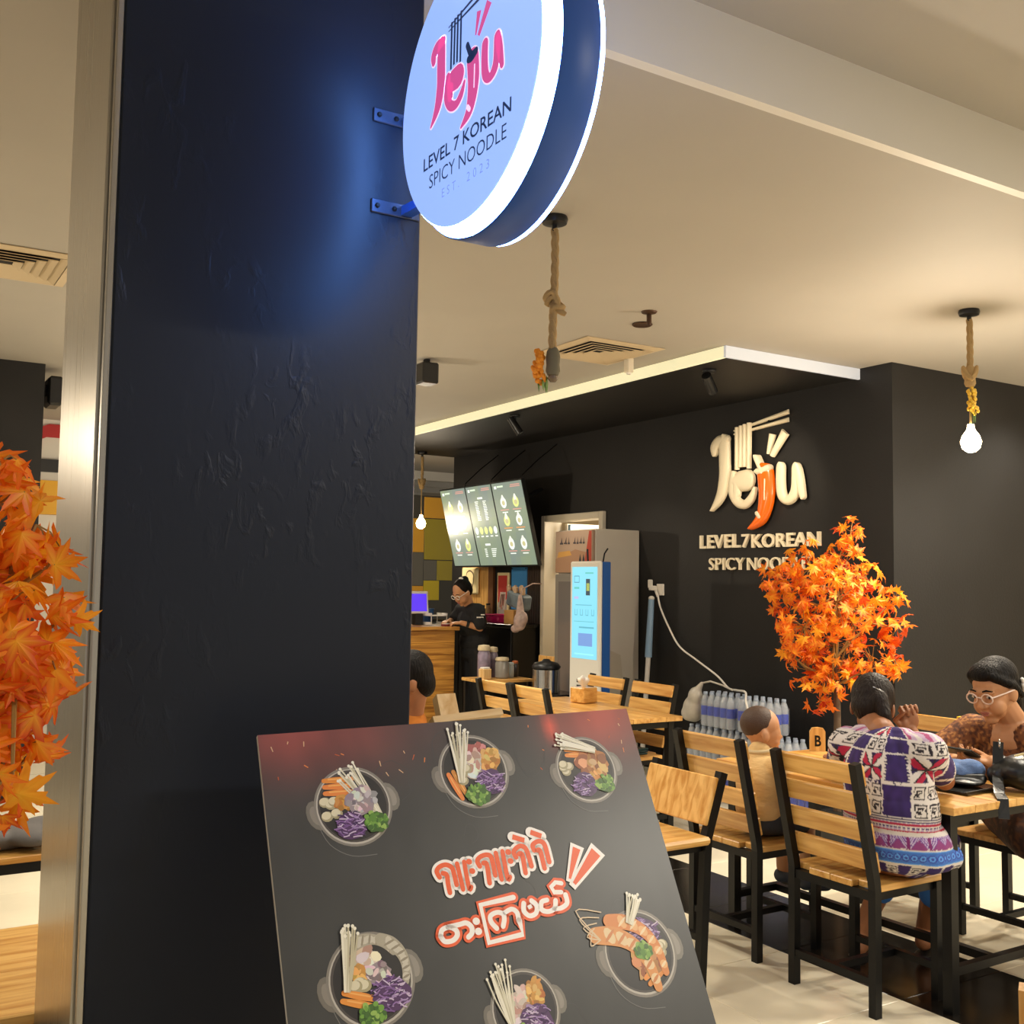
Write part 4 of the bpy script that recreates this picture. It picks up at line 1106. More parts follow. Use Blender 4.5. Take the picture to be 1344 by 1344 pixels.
# ================================================================= MENU SCREENS
def screen(k, yL, yR, label):
    XB, XT, ZB, ZT = 5.5, 5.30, 1.70, 2.49
    t = thing('menu_screen', (5.45, (yL + yR) / 2, 1.69), label, 'menu screen', 'tilted menu screens')
    up = Vector((XT - XB, 0, ZT - ZB)); H = up.length; up.normalize(); W = yL - yR
    en = Vector((0, -1, 0)).cross(up) ; 
    if en.x > 0: en = -en
    fr = Frame((XB, yL, ZB), (0, -1, 0), up, en)
    mb = MB(); mb.prism([fr(-.004, -.014, -.04), fr(W + .004, -.014, -.04), fr(W + .004, H + .014, -.04), fr(-.004, H + .014, -.04)], en * .038); build('casing', mb, 'black_plastic', t)
    mb = MB(); NX, NY = 6, 10
    for j in range(NY):
        for i in range(NX):
            a0, a1, b0, b1 = W * (.012 + .976 * i / NX), W * (.012 + .976 * (i + 1) / NX), H * j / NY, H * (j + 1) / NY
            n = .5 + .5 * mnoise.noise(Vector((i * .4 + k * 3, j * .3, 1)))
            c = (0.17 + .08 * n, 0.21 + .10 * n, 0.14 + .08 * (1 - n))
            mb.poly([fr(a0, b0), fr(a1, b0), fr(a1, b1), fr(a0, b1)], c)
    r = random.Random(5 + k)
    def disc(a, b, ra, rb, c, n=12, h=.001):
        mb.poly([fr(a + ra * math.cos(6.2832 * q / n), b + rb * math.sin(6.2832 * q / n), h) for q in range(n)], c)
    def bar(a, b, w, h, c): mb.poly([fr(a, b, .0008), fr(a + w, b, .0008), fr(a + w, b + h, .0008), fr(a, b + h, .0008)], c)
    WH, PK, YL, OG = (.85, .88, .78), (.62, .30, .24), (.68, .72, .22), (.72, .30, .08)
    bar(W * .08, H * .93, W * .08, H * .035, WH); bar(W * .18, H * .945, W * .2, H * .02, (.7, .85, .6)); bar(W * .6, H * .935, W * .32, H * .012, PK); bar(W * .62, H * .955, W * .3, H * .012, PK)
    if k != 1:
        for row, b in enumerate((.76, .54, .26)):
            for cc, a in enumerate((.30, .70)):
                col_ = YL if (row + cc + k) % 3 == 0 else WH
                disc(W * a, H * b, .055, .055 if row < 2 else .06, col_)
                disc(W * a, H * (b + .035), .025, .05, (.9, .9, .7), h=.0016)
                disc(W * a, H * (b - .005), .028, .024, (.55, .5, .25), h=.002)
                bar(W * (a - .14), H * (b - .095), W * .28, H * .012, OG if k == 2 and row == 1 else PK); bar(W * (a - .09), H * (b - .125), W * .18, H * .013, WH)
    else:
        bar(W * .40, H * .835, W * .2, H * .025, WH)
        for q in range(12):
            bar(W * .27, H * (.80 - .021 * q), W * (.10 + .05 * r.random()), H * .011, WH); bar(W * .58, H * (.80 - .021 * q), W * (.08 + .06 * r.random()), H * .011, WH)
        for q in range(5):
            disc(W * (.14 + .18 * q), H * .44, .034, .04, YL if 0 < q < 4 else WH); bar(W * (.09 + .18 * q), H * .36, W * .1, H * .016, WH)
        bar(W * .36, H * .25, W * .2, H * .026, WH)
        for q in range(5): bar(W * .30, H * (.20 - .023 * q), W * .09, H * .012, WH); bar(W * .56, H * (.20 - .023 * q), W * .2 * (1 - .1 * q), H * .012, WH)
    build('display', mb, 'screen', t, color=True)
    mb = MB(); mb.beam([fr(W / 2, H * .7, -.041), (5.71, (yL + yR) / 2, 2.45)], .05, .03); build('wall_bracket', mb, 'steel_black', t)
    mb = MB(); mb.tube([fr(W * .95, H * .99, -.02), fr(W * .97, H * 1.05, -.03), (5.5, yR + .02, 2.70), (5.70, yR, 2.86)], .006); build('cable', mb, 'steel_black', t)
screen(0, 10.05, 9.51, 'left of the three tilted portrait menu screens')
screen(1, 9.50, 8.99, 'middle tilted portrait menu screen with text columns')
screen(2, 8.98, 8.42, 'right tilted portrait menu screen nearest the white door')

# ================================================================= FRIDGE, KIOSK
t = thing('drinks_fridge', (5.48, 7.5, 0), 'tall grey upright drinks fridge with printed header by the door', 'fridge')
M('fridge_grey', '#c4beb3', 0.4, var=.03, vscale=3)
mb = MB(); mb.bx(5.27, 5.735, 7.19, 7.74, 0.05, 1.985, .006); build('body', mb, 'fridge_grey', t)
mb = MB()
for x in (5.30, 5.70):
    for y in (7.22, 7.70): mb.bx(x - .02, x + .02, y - .02, y + .02, 0, .0495)
build('feet', mb, 'steel_black', t)
mb = MB(); mb.bx(5.235, 5.2695, 7.195, 7.735, .12, 1.60, .005); dr = build('door', mb, M('fridge_door', '#77726b', 0.35), t)
mb = MB(); mb.bx(5.2325, 5.236, 7.25, 7.68, .20, 1.54); build('glass', mb, M('fridge_glass', '#6f6a68', 0.08, spec=.6), dr)
mb = MB(); mb.bx(5.205, 5.2345, 7.215, 7.235, .7, 1.2, .004); build('handle', mb, 'steel_black', dr)
mb = MB(); mb.bx(5.235, 5.2695, 7.195, 7.735, 1.615, 1.975, .005); hd = build('header', mb, M('header_print', '#a58c78', 0.4), t)
fh = Frame((5.2345, 7.735, 1.615), (0, -1, 0), (0, 0, 1), (-1, 0, 0))
mb = MB(); mb.poly([fh(.005, .005, .0006), fh(.535, .005, .0006), fh(.535, .16, .0006), fh(.3, .20, .0006), fh(.005, .12, .0006)], (.35, .2, .12)); mb.poly([fh(.42, .005, .0009), fh(.535, .005, .0009), fh(.535, .35, .0009), fh(.50, .35, .0009)], (.38, .05, .03))
for q, (a, w_) in enumerate(((.07, .05), (.13, .05), (.19, .03), (.27, .04), (.32, .03), (.36, .04), (.41, .03))):
    mb.poly([fh(a, .245 + .004 * (q % 2), .0012), fh(a + w_, .245, .0012), fh(a + w_, .26, .0012), fh(a, .26, .0012)], (.06, .05, .06)); mb.poly([fh(a + w_ * .3, .26, .0012), fh(a + w_ * .75, .26, .0012), fh(a + w_ * (.5 + .3 * (q % 2)), .31, .0012)], (.08, .06, .07))
for a in (.36, .41): mb.poly([fh(a, .02, .0015), fh(a + .03, .02, .0015), fh(a + .03, .11, .0015), fh(a + .015, .16, .0015), fh(a, .11, .0015)], (.03, .03, .04))
mb.poly([fh(.03, .13, .0012), fh(.25, .15, .0012), fh(.22, .19, .0012), fh(.05, .18, .0012)], (.55, .30, .08))
build('header_print', mb, 'print_matte', hd, color=True)
# pale cardboard sheet leaning on the fridge side and white blue-tipped rolled banner
t = thing('cardboard_sheet', (5.55, 7.12, 0), 'pale cardboard sheet leaning on the side of the drinks fridge', 'cardboard')
mb = MB(); mb.prism([(5.16, 7.02, .02), (5.52, 7.02, .02), (5.52, 7.165, .93), (5.28, 7.17, 1.02), (5.16, 7.15, .93)], (0, .012, .0)); build('sheet', mb, M('card_pale', '#b3ab9b', 0.7), t)
mb = MB(); mb.box((5.34, 7.062, .35), (.20, .003, .05), Matrix.Rotation(-.155, 3, 'X')); build('tape', mb, 'cream_panel', t)
t = thing('rolled_banner', (5.62, 6.93, 0), 'white rolled banner with pale blue tip standing by the fridge', 'banner')
mb = MB(); mb.cyl((5.60, 6.98, 0), (5.66, 6.97, .92), .02, n=12); build('roll', mb, 'white_plastic', t, smooth=40)
mb = MB(); mb.cyl((5.66, 6.97, .921), (5.685, 6.965, 1.40), .03, .024, n=12); build('sleeve', mb, M('pale_blue', '#8fb0cf', 0.4), t, smooth=40)
mb = MB(); mb.ell((5.686, 6.965, 1.41), (.026, .026, .02)); build('end_cap', mb, 'white_plastic', t, smooth=40)

t = thing('payment_kiosk', (5.0, 6.9, 0), 'slim white self-service kiosk with blue side and bright cyan screen', 'kiosk')
mb = MB(); mb.bx(4.95, 4.98, 6.69, 7.10, .0, 1.70, .012); build('front_panel', mb, M('kiosk_white', '#d8d5cc', 0.35), t)
mb = MB(); mb.bx(4.9805, 5.06, 6.695, 7.095, .0, 1.695, .006); build('casing', mb, M('kiosk_blue', '#14509a', 0.4), t)
fk = Frame((4.9495, 7.10, 0), (0, -1, 0), (0, 0, 1), (-1, 0, 0))
mb = MB(); W0, W1, H0, H1 = .035, .375, .93, 1.655
mb.poly([fk(W0, H0, .001), fk(W1, H0, .001), fk(W1, H1, .001), fk(W0, H1, .001)], (.22, .66, .82))
def kb(a, b, w, h, c): mb.poly([fk(W0 + a, H0 + b, .002), fk(W0 + a + w, H0 + b, .002), fk(W0 + a + w, H0 + b + h, .002), fk(W0 + a, H0 + b + h, .002)], c)
kb(.03, .65, .07, .005, (.05, .2, .3)); kb(.03, .60, .005, .055, (.05, .2, .3)); kb(.095, .60, .005, .055, (.05, .2, .3)); kb(.03, .60, .07, .005, (.05, .2, .3))
kb(.03, .55, .07, .015, (.1, .5, .45)); kb(.03, .47, .06, .02, (.45, .45, .7)); kb(.18, .67, .11, .012, (.1, .5, .45))
kb(.19, .50, .055, .13, (.02, .05, .07)); kb(.197, .535, .04, .06, (.5, .55, .12)); kb(.05, .42, .22, .006, (.1, .4, .5))
for q in range(4): kb(.04 + .075 * q, .34, .035, .005, (.08, .35, .45)); kb(.04 + .075 * q, .34, .005, .05, (.08, .35, .45)); kb(.07 + .075 * q, .34, .005, .05, (.08, .35, .45))
kb(.03, .29, .27, .005, (.1, .45, .5)); kb(.10, .24, .2, .012, (.1, .4, .5)); kb(.09, .10, .19, .10, (.16, .30, .62)); kb(.04, .03, .26, .012, (.3, .8, .85))
build('screen', mb, 'screen', t, color=True)
mb = MB()
def kc(a, b, w, h, c): mb.poly([fk(a, b, .0016), fk(a + w, b, .0016), fk(a + w, b + h, .0016), fk(a, b + h, .0016)], c)
for q in range(6):
    for cc in (.11, .215):
        kc(cc, .74 - .045 * q, .07, .026, (.02, .02, .02) if q < 2 else (.50, .22, .08) if q % 2 else (.45, .30, .12))
for q in range(3): kc(.17, .36 - .045 * q, .1, .026, (.5, .25, .08))
build('printed_labels', mb, 'print', t, color=True)
mb = MB(); mb.tube([(5.02, 6.75, 1.69), (5.02, 6.73, 1.76), (5.03, 6.70, 1.80)], .006); mb.tube([(5.02, 6.95, 1.69), (5.02, 6.96, 1.80)], .008); build('antenna', mb, 'steel_black', t)
# soft light of the kiosk screen comes from the screen itself

# stainless urn on a low cabinet, small chair behind
t = thing('side_cabinet', (4.92, 7.40, 0), 'low dark cabinet under the steel urn', 'cabinet')
mb = MB(); mb.bx(4.78, 5.14, 7.20, 7.59, 0.04, .60, .004); build('body', mb, 'laminate_black', t)
mb = MB(); mb.bx(4.76, 5.16, 7.18, 7.61, .6005, .62, .003); build('top', mb, 'laminate_top', t)
mb = MB(); mb.bx(4.772, 4.7795, 7.22, 7.405, .08, .57, .003); mb.bx(4.772, 4.7795, 7.415, 7.58, .08, .57, .003); build('doors', mb, 'laminate_black', t)
t = thing('water_urn', (4.93, 7.40, .62), 'stainless steel urn with black lid on the low cabinet', 'urn')
mb = MB(); mb.lathe([(.10, .0), (.115, .004), (.115, .19), (.10, .205)], 28, (4.93, 7.40, .6205)); build('body', mb, 'chrome', t, smooth=30)
mb = MB(); mb.lathe([(.117, .20), (.12, .215), (.10, .245), (.04, .258), (.025, .275), (.001, .277)], 24, (4.93, 7.40, .6205)); build('lid', mb, 'black_plastic', t, smooth=50)
mb = MB(); mb.tube([(4.93, 7.515, .70), (4.93, 7.56, .72), (4.93, 7.56, .79), (4.93, 7.512, .81)], .010); build('handle', mb, 'black_plastic', t)
t = thing('small_chair', (5.44, 7.98, 0), 'small wooden chair back in front of the white doorway', 'chair')
for y in (7.84, 8.12):
    mb = MB(); mb.beam([(5.30, y, 0), (5.33, y, .47), (5.36, y, .87)], .025, .025); build('leg', mb, 'steel_black', t)
    mb = MB(); mb.beam([(5.0, y, 0), (5.0, y, .44)], .025, .025); build('leg', mb, 'steel_black', t)
mb = MB(); mb.box((5.335, 7.98, .79), (.018, .30, .17), Matrix.Rotation(.07, 3, 'Y'), .004); build('back_panel', mb, 'wood_z', t)
mb = MB(); mb.box((5.16, 7.98, .452), (.35, .33, .022), None, .004); build('seat', mb, 'wood_x', t)

# condiment stand in front of the counter
t = thing('condiment_stand', (4.62, 7.80, 0), 'small wooden stand with black legs in front of the counter', 'stand')
mb = MB(); mb.bx(4.45, 4.95, 7.62, 7.98, .69, .715, .004); build('top', mb, 'wood_x', t)
for x in (4.48, 4.92):
    for y in (7.65, 7.95):
        mb = MB(); mb.beam([(x, y, 0), (x, y, .69)], .03, .03); build('leg', mb, 'steel_black', t)
mb = MB(); mb.bx(4.495, 4.905, 7.65, 7.67, .30, .33); build('rail', mb, 'steel_black', t)
def jug(x, y, r, h, body, lid, label, name='food_jar', cat='jar'):
    t = thing(name, (x, y, .715), label, cat, 'jars on the condiment stand')
    mb = MB(); mb.lathe([(r * .85, 0), (r, .01), (r, h * .7), (r * .8, h * .82)], 16, (x, y, .7155)); build('body', mb, body, t, smooth=40)
    mb = MB(); mb.lathe([(r * .95, h * .82), (r * 1.0, h * .86), (r * .9, h * .97), (.001, h)], 16, (x, y, .7155)); build('lid', mb, lid, t, smooth=50)
M('jar_mauve', '#7d7080', 0.35, var=.4, vscale=18); M('jar_cream', '#b9a888', 0.5, var=.25, vscale=18); M('jar_clear', '#8a857c', 0.2, alpha=.8); M('jar_dark', '#2b2622', 0.3); M('lid_orange', '#a5582f', 0.4); M('tin_white', '#a9b3b2', 0.35)
jug(4.60, 7.86, .055, .28, 'jar_mauve', 'jar_cream', 'tallest mauve jar with pale lid at the back of the condiment stand')
jug(4.71, 7.90, .045, .26, 'jar_mauve', 'jar_cream', 'second tall mauve jar with pale lid on the condiment stand')
jug(4.72, 7.76, .060, .18, 'jar_clear', 'jar_cream', 'clear jar with bulging cream lid in the middle of the stand')
jug(4.83, 7.80, .030, .13, 'tin_white', 'tin_white', 'small pale bottle toward the right of the condiment stand')
jug(4.90, 7.84, .028, .14, 'jar_dark', 'lid_orange', 'small dark bottle with orange cap at the right of the stand')
t = thing('napkin_pack', (4.53, 7.72, .715), 'small wooden napkin pack at the left of the condiment stand', 'napkins')
mb = MB(); mb.box((4.53, 7.72, .76), (.09, .07, .088), rotz(.2), .006); build('box', mb, 'wood_pale', t)
mb = MB(); mb.box((4.53, 7.72, .81), (.07, .05, .012), rotz(.2), .003); build('napkins', mb, 'white_plastic', t)

# ================================================================= WATER BOTTLES
M('bottle_clear', '#d4dde6', 0.10, alpha=0.45, spec=0.9)
M('bottle_label', '#2440b8', 0.3)
M('bottle_cap', '#a9b6c9', 0.2, alpha=.8)
def bottle_mesh():
    mb = MB()
    mb.lathe([(.026, 0), (.0315, .006), (.0315, .07), (.030, .075), (.030, .078), (.0315, .15), (.030, .18), (.020, .215), (.013, .228)], 12)
    mb.mi = 1; mb.lathe([(.0320, .080), (.0322, .082), (.0322, .145), (.0320, .147)], 12, caps=False)
    mb.mi = 2; mb.lathe([(.015, .226), (.016, .229), (.016, .243), (.014, .246)], 10)
    o = build('bottle', mb, ['bottle_clear', 'bottle_label', 'bottle_cap'], smooth=40); me = o.data; bpy.data.objects.remove(o); return me
BM = bottle_mesh()
M('shrink_film', '#cfd6e4', 0.08, alpha=0.13, spec=.9)
def pack(x, y, z, label):
    t = thing('water_pack', (x, y, z), label, 'water bottles', 'shrink-wrapped packs of bottled water')
    for i in range(3):
        for j in range(5):
            o = bpy.data.objects.new('bottle', BM); col.objects.link(o); o.parent = t
            o.location = ((i - 1) * .066, (j - 2) * .066, .001)
    mb = MB(); mb.bx(x - .102, x + .102, y - .168, y + .168, z + .0005, z + .20, .02)
    build('film', mb, 'shrink_film', t)
PX = 5.42
for k, (y, z, lab) in enumerate(((5.98, 0, 'water pack at the bottom left of the stack'), (5.63, 0, 'water pack at the bottom, second from the left'), (5.28, 0, 'water pack at the bottom, second from the right'), (4.93, 0, 'water pack at the bottom right end of the stack'),
        (5.95, .25, 'water pack in the middle layer at the left'), (5.60, .25, 'water pack in the middle layer at the centre'), (5.25, .25, 'water pack in the middle layer at the right'),
        (5.80, .50, 'left pack of water bottles on top of the stack'), (5.42, .50, 'right pack of water bottles on top of the stack'))):
    pack(PX, y, z, lab)
t = thing('plastic_carrier', (5.38, 6.05, .5), 'pale crumpled plastic carrier bag on the left of the water stack', 'bag')
mb = MB()
mb.ell((5.38, 6.09, .605), (.07, .095, .10)); mb.ell((5.37, 6.06, .69), (.05, .065, .08)); mb.cap((5.37, 6.05, .73), (5.38, 6.0, .80), .035, .015); mb.ell((5.36, 6.12, .57), (.05, .07, .06))
remesh('bag', mb, .01, M('carrier_white', '#b8b2a6', 0.35, var=.15, vscale=15).name, t)
mb = MB(); mb.tube([(5.38, 6.0, .80), (5.39, 5.92, .82), (5.40, 5.80, .80), (5.40, 5.70, .775)], .007); build('handle', mb, 'carrier_white', t)

# socket, plug and white charging cable
t = thing('wall_socket', (5.735, 6.92, 1.43), 'cream wall socket with a plug on the black wall', 'socket')
mb = MB(); mb.bx(5.725, 5.7395, 6.86, 6.95, 1.435, 1.53, .004); build('plate', mb, 'white_plastic', t)
mb = MB(); mb.bx(5.66, 5.7245, 6.935, 6.975, 1.475, 1.515, .006); mb.bx(5.67, 5.70, 6.96, 7.00, 1.495, 1.565, .006); build('plug', mb, 'white_plastic', t)
t = thing('charging_cable', (5.70, 6.9, 1.45), 'white cable hanging from the wall socket to the water stack', 'cable')
pts = spline([(5.70, 6.90, 1.44), (5.69, 6.85, 1.33), (5.69, 6.74, 1.17), (5.68, 6.60, 1.03), (5.66, 6.38, .94), (5.62, 6.10, .84), (5.53, 5.88, .77), (5.46, 5.72, .77), (5.38, 5.55, .775), (5.29, 5.45, .72), (5.285, 5.40, .60)], 8)
mb = MB(); mb.tube(pts, .0075, 8); build('cord', mb, 'white_plastic', t, smooth=60)
mb = MB(); mb.cyl((5.705, 6.905, 1.425), (5.70, 6.93, 1.475), .011, n=10); build('strain_relief', mb, 'white_plastic', t)
# ================================================================= CEILING FITTINGS
M('rope', '#a5895c', 0.9, bump=.4, bscale=120)
M('bulb_on', '#fff2d8', 0.3, emit='#ffe0ac', estr=30.0)
M('bulb_off', '#6a5a48', 0.2)
M('flower_orange', '#e08a12', 0.6); M('flower_yellow', '#e3b93a', 0.6); M('leaf_green', '#5d7f2c', 0.6)
def pendant(x, y, zc, zend, zb, label, lit=True, knot=None, flower='flower_orange', fdir=(-.85, .53), fz=None, power=40, simple=False):
    t = thing('rope_pendant_lamp', (x, y, zc), label, 'pendant lamp', 'rope pendant lamps')
    mb = MB(); mb.lathe([(.052, 0), (.055, -.012), (.05, -.028), (.012, -.034), (.012, -.06)], 20, (x, y, zc)); build('canopy', mb, 'black_plastic', t, smooth=40)
    n = 40 if not simple else 12
    mb = MB()
    for s in range(3):
        pts = []
        for k in range(n + 1):
            z = zc - .05 + (zend - zc + .05) * k / n; a = s * 2.094 + (zc - z) * 42
            wx = .004 * math.sin((zc - z) * 9)
            pts.append((x + wx + .0075 * math.cos(a), y + .0075 * math.sin(a), z))
        mb.tube(pts, .0105, 6)
    build('rope', mb, 'rope', t, smooth=60)
    if knot:
        mb = MB()
        for k2, (ox, oz, tilt) in enumerate(((.0, .0, .5), (.012, -.02, -.7), (-.008, .022, .2))):
            pts = []
            for k in range(17):
                a = k * math.pi * 2 / 16
                v = Matrix.Rotation(tilt, 3, 'Y') @ Vector((.026 * math.cos(a), .024 * math.sin(a), .012 * math.sin(2 * a)))
                pts.append((x + ox + v.x, y + v.y, knot + oz + v.z))
            mb.tube(pts, .0125, 6, False)
        mb.tube([(x, y, knot - .02), (x + .03, y - .02, knot - .04), (x + .042, y - .026, knot - .048)], [.013, .013, .009], 6)
        build('knot', mb, 'rope', t, smooth=60)
    mb = MB(); mb.lathe([(.016, .02), (.026, .005), (.030, -.02), (.027, -.05), (.030, -.075), (.022, -.092), (.008, -.094)], 16, (x, y, zend)); build('socket', mb, 'rope' if lit else M('jute_grey', '#6b6552', .9).name, t, smooth=50)
    if lit:
        for k in range(2):
            mb = MB(); pts = [(x + .034 * math.cos(a * .5), y + .034 * math.sin(a * .5), zend - .03 + .012 * k - .03 * math.sin(a)) for a in range(13)]
            mb.tube(pts, .011, 6); build('rope_loop', mb, 'rope', t, smooth=60)
        mb = MB(); mb.cyl((x, y, zend - .09), (x, y, zb + .07), .006, n=8); build('flex', mb, 'rope', t)
        mb = MB(); mb.lathe([(.016, .085), (.019, .06), (.043, .025), (.053, -.008), (.044, -.042), (.022, -.060), (.001, -.064)], 20, (x, y, zb)); build('bulb', mb, 'bulb_on', t, smooth=60)
        light('bulb_light', 'POINT', (x, y, zb - .115), power, WARM, t, .045)
    else:
        mb = MB(); mb.lathe([(.014, 0), (.022, -.02), (.012, -.034), (.001, -.036)], 14, (x, y, zend - .085)); build('bulb', mb, 'bulb_off', t, smooth=60)
    if not simple:
        r = random.Random(int(x * 100)); fz = fz or zend - .03
        mbf, mbl = MB(), MB()
        for k in range(11):
            px = x + fdir[0] * (.045 + .02 * r.random()) + r.uniform(-.012, .012); py = y + fdir[1] * .045 + r.uniform(-.016, .016); pz = fz - k * .011 + r.uniform(-.006, .006)
            for q in range(5):
                a = q * 1.257 + k; mbf.ell((px + .015 * math.cos(a), py + .009 * math.sin(a * 1.3), pz + .015 * math.sin(a)), (.011, .008, .011), None, 6, 5)
        for k in range(6):
            px = x + fdir[0] * .04 + r.uniform(-.02, .03); py = y + fdir[1] * .04 + r.uniform(-.02, .02); z0 = fz - .10 + r.uniform(-.02, .02); L = r.uniform(.04, .08)
            mbl.add([(px, py, z0), (px + .009, py + .004, z0 - L * .5), (px + .002, py, z0 - L), (px - .008, py - .003, z0 - L * .5)], [(0, 1, 2, 3)])
            mbl.add([(px, py + .001, z0), (px + .009, py + .0052, z0 - L * .5), (px + .002, py + .001, z0 - L), (px - .008, py - .0018, z0 - L * .5)], [(3, 2, 1, 0)])
        build('flowers', mbf, flower, t, smooth=60); build('leaves', mbl, 'leaf_green', t)
    return t
pendant(2.366, 3.53, 3.0, 2.44, None, 'unlit knotted rope pendant hanging below the round sign', lit=False, knot=2.645, fz=2.44)
pendant(4.997, 3.48, 3.0, 2.68, 2.30, 'glowing rope pendant with yellow flowers over the seated women', lit=True, flower='flower_yellow', fdir=(.25, -.1), fz=2.57, power=60)
pendant(5.20, 10.28, 2.93, 2.62, 2.16, 'small glowing rope pendant beside the kitchen tiles', lit=True, flower='flower_yellow', fz=2.5, power=22, simple=True)
# further pendants added out of view to light the room
pendant(7.6, 3.0, 3.0, 2.68, 2.30, 'added glowing rope pendant at the far right', power=30, simple=True)
pendant(2.1, 6.6, 3.0, 2.68, 2.30, 'added glowing rope pendant hidden behind the pillar', power=30, simple=True)
pendant(2.9, 9.6, 3.0, 2.68, 2.30, 'added glowing rope pendant at the back of the room', power=35, simple=True)
pendant(-.9, 5.6, 3.0, 2.68, 2.30, 'added glowing rope pendant left of the maple tree', power=35, simple=True)

def spotlight(x, y, aim, label, power):
    z = 2.93
    t = thing('spotlight', (x, y, z), label, 'spotlight', 'black soffit spotlights')
    mb = MB(); mb.lathe([(.045, 0), (.047, -.006), (.045, -.014)], 16, (x, y, z)); mb.bx(x - .04, x + .04, y - .02, y + .02, z - .02, z - .012); build('base', mb, 'black_plastic', t, smooth=40)
    mb = MB(); mb.cyl((x, y, z - .014), (x, y, z - .075), .012, n=10); build('arm', mb, 'black_plastic', t)
    c = Vector((x, y, z - .085)); d = (Vector(aim) - c).normalized()
    mb = MB(); Rm = d.to_track_quat('Z', 'Y').to_matrix()
    mb.lathe([(.02, -.075), (.032, -.07), (.034, .06), (.034, .085), (.030, .085), (.028, .06)], 20, c, Rm); build('lamp_head', mb, M('lamp_black', '#171718', .25), t, smooth=40)
    mb = MB(); mb.lathe([(.027, .066), (.015, .07), (.001, .072)], 16, c, Rm); build('lens', mb, M('spot_lens', '#fff6e0', .3, emit='#fff0d0', estr=6.0), t)
    light('spot_light', 'SPOT', c + d * .095, power, (1, .84, .62), t, .03, aim=aim, spot=70, blend=.8)
spotlight(4.68, 7.55, (5.55, 6.9, 1.2), 'black soffit spotlight nearer the menu screens', 30)
spotlight(4.72, 5.20, (5.74, 5.75, 2.1), 'black soffit spotlight in front of the logo wall', 45)

def diffuser(cx, cy, label):
    t = thing('air_diffuser', (cx, cy, 3.0), label, 'air vent', 'ceiling air diffusers')
    def ring(h0, h1, z0, z1):
        m = MB()
        a = [(cx + sx * h0, cy + sy * h0, z0) for sx, sy in ((-1, -1), (1, -1), (1, 1), (-1, 1))]
        b = [(cx + sx * h1, cy + sy * h1, z1) for sx, sy in ((-1, -1), (1, -1), (1, 1), (-1, 1))]
        c = [(p[0], p[1], p[2] + .004) for p in b]; d = [(p[0], p[1], p[2] + .004) for p in a]
        m.rings([a, b, c, d, a], True, False)
        return m
    M('vent_cream', '#c4b191', 0.5)
    build('frame', ring(.30, .255, 2.994, 2.985), 'vent_cream', t)
    for k in range(5): build('louver', ring(.25 - k * .045, .212 - k * .045, 2.984, 2.996), 'vent_cream', t)
    mb = MB(); mb.bx(cx - .25, cx + .25, cy - .25, cy + .25, 2.9985, 2.9995); build('backing', mb, M('vent_dark', '#1d1813', .8), t)
diffuser(3.98, 5.42, 'square cream air diffuser near the soffit edge')
diffuser(.55, 5.50, 'square cream air diffuser at the upper left')
t = thing('sprinkler', (3.68, 4.56, 3.0), 'small brown ceiling sprinkler with a ring beside the air diffuser', 'sprinkler')
M('brown_metal', '#4a3322', 0.5, .5)
mb = MB(); mb.lathe([(.045, 0), (.04, -.008), (.014, -.014), (.014, -.06), (.009, -.075)], 14, (3.627, 4.477, 3.0)); build('head', mb, 'brown_metal', t, smooth=40)
mb = MB(); mb.lathe([(.055, 0), (.06, -.006), (.052, -.012), (.04, -.010), (.001, -.008)], 20, (3.766, 4.710, 3.0)); build('ring', mb, 'brown_metal', t, smooth=40)
t = thing('ceiling_sensor', (4.28, 5.05, 3.0), 'small cream sensor stub hanging by the soffit edge', 'sensor')
mb = MB(); mb.bx(4.235, 4.285, 5.44, 5.49, 2.90, 2.998, .006); build('body', mb, 'door_white', t)
mb = MB(); mb.lathe([(.02, 0), (.014, -.012), (.001, -.014)], 12, (4.26, 5.465, 2.90)); build('lens', mb, 'white_plastic', t, smooth=40)
t = thing('ceiling_speaker', (3.22, 6.30, 2.85), 'small black ceiling loudspeaker beside the big pillar', 'speaker')
mb = MB(); mb.bx(3.14, 3.26, 6.22, 6.36, 2.83, 2.97, .01); build('cabinet', mb, 'black_plastic', t)
mb = MB(); mb.bx(3.185, 3.215, 6.27, 6.31, 2.97, 2.999); build('bracket', mb, 'steel_black', t)
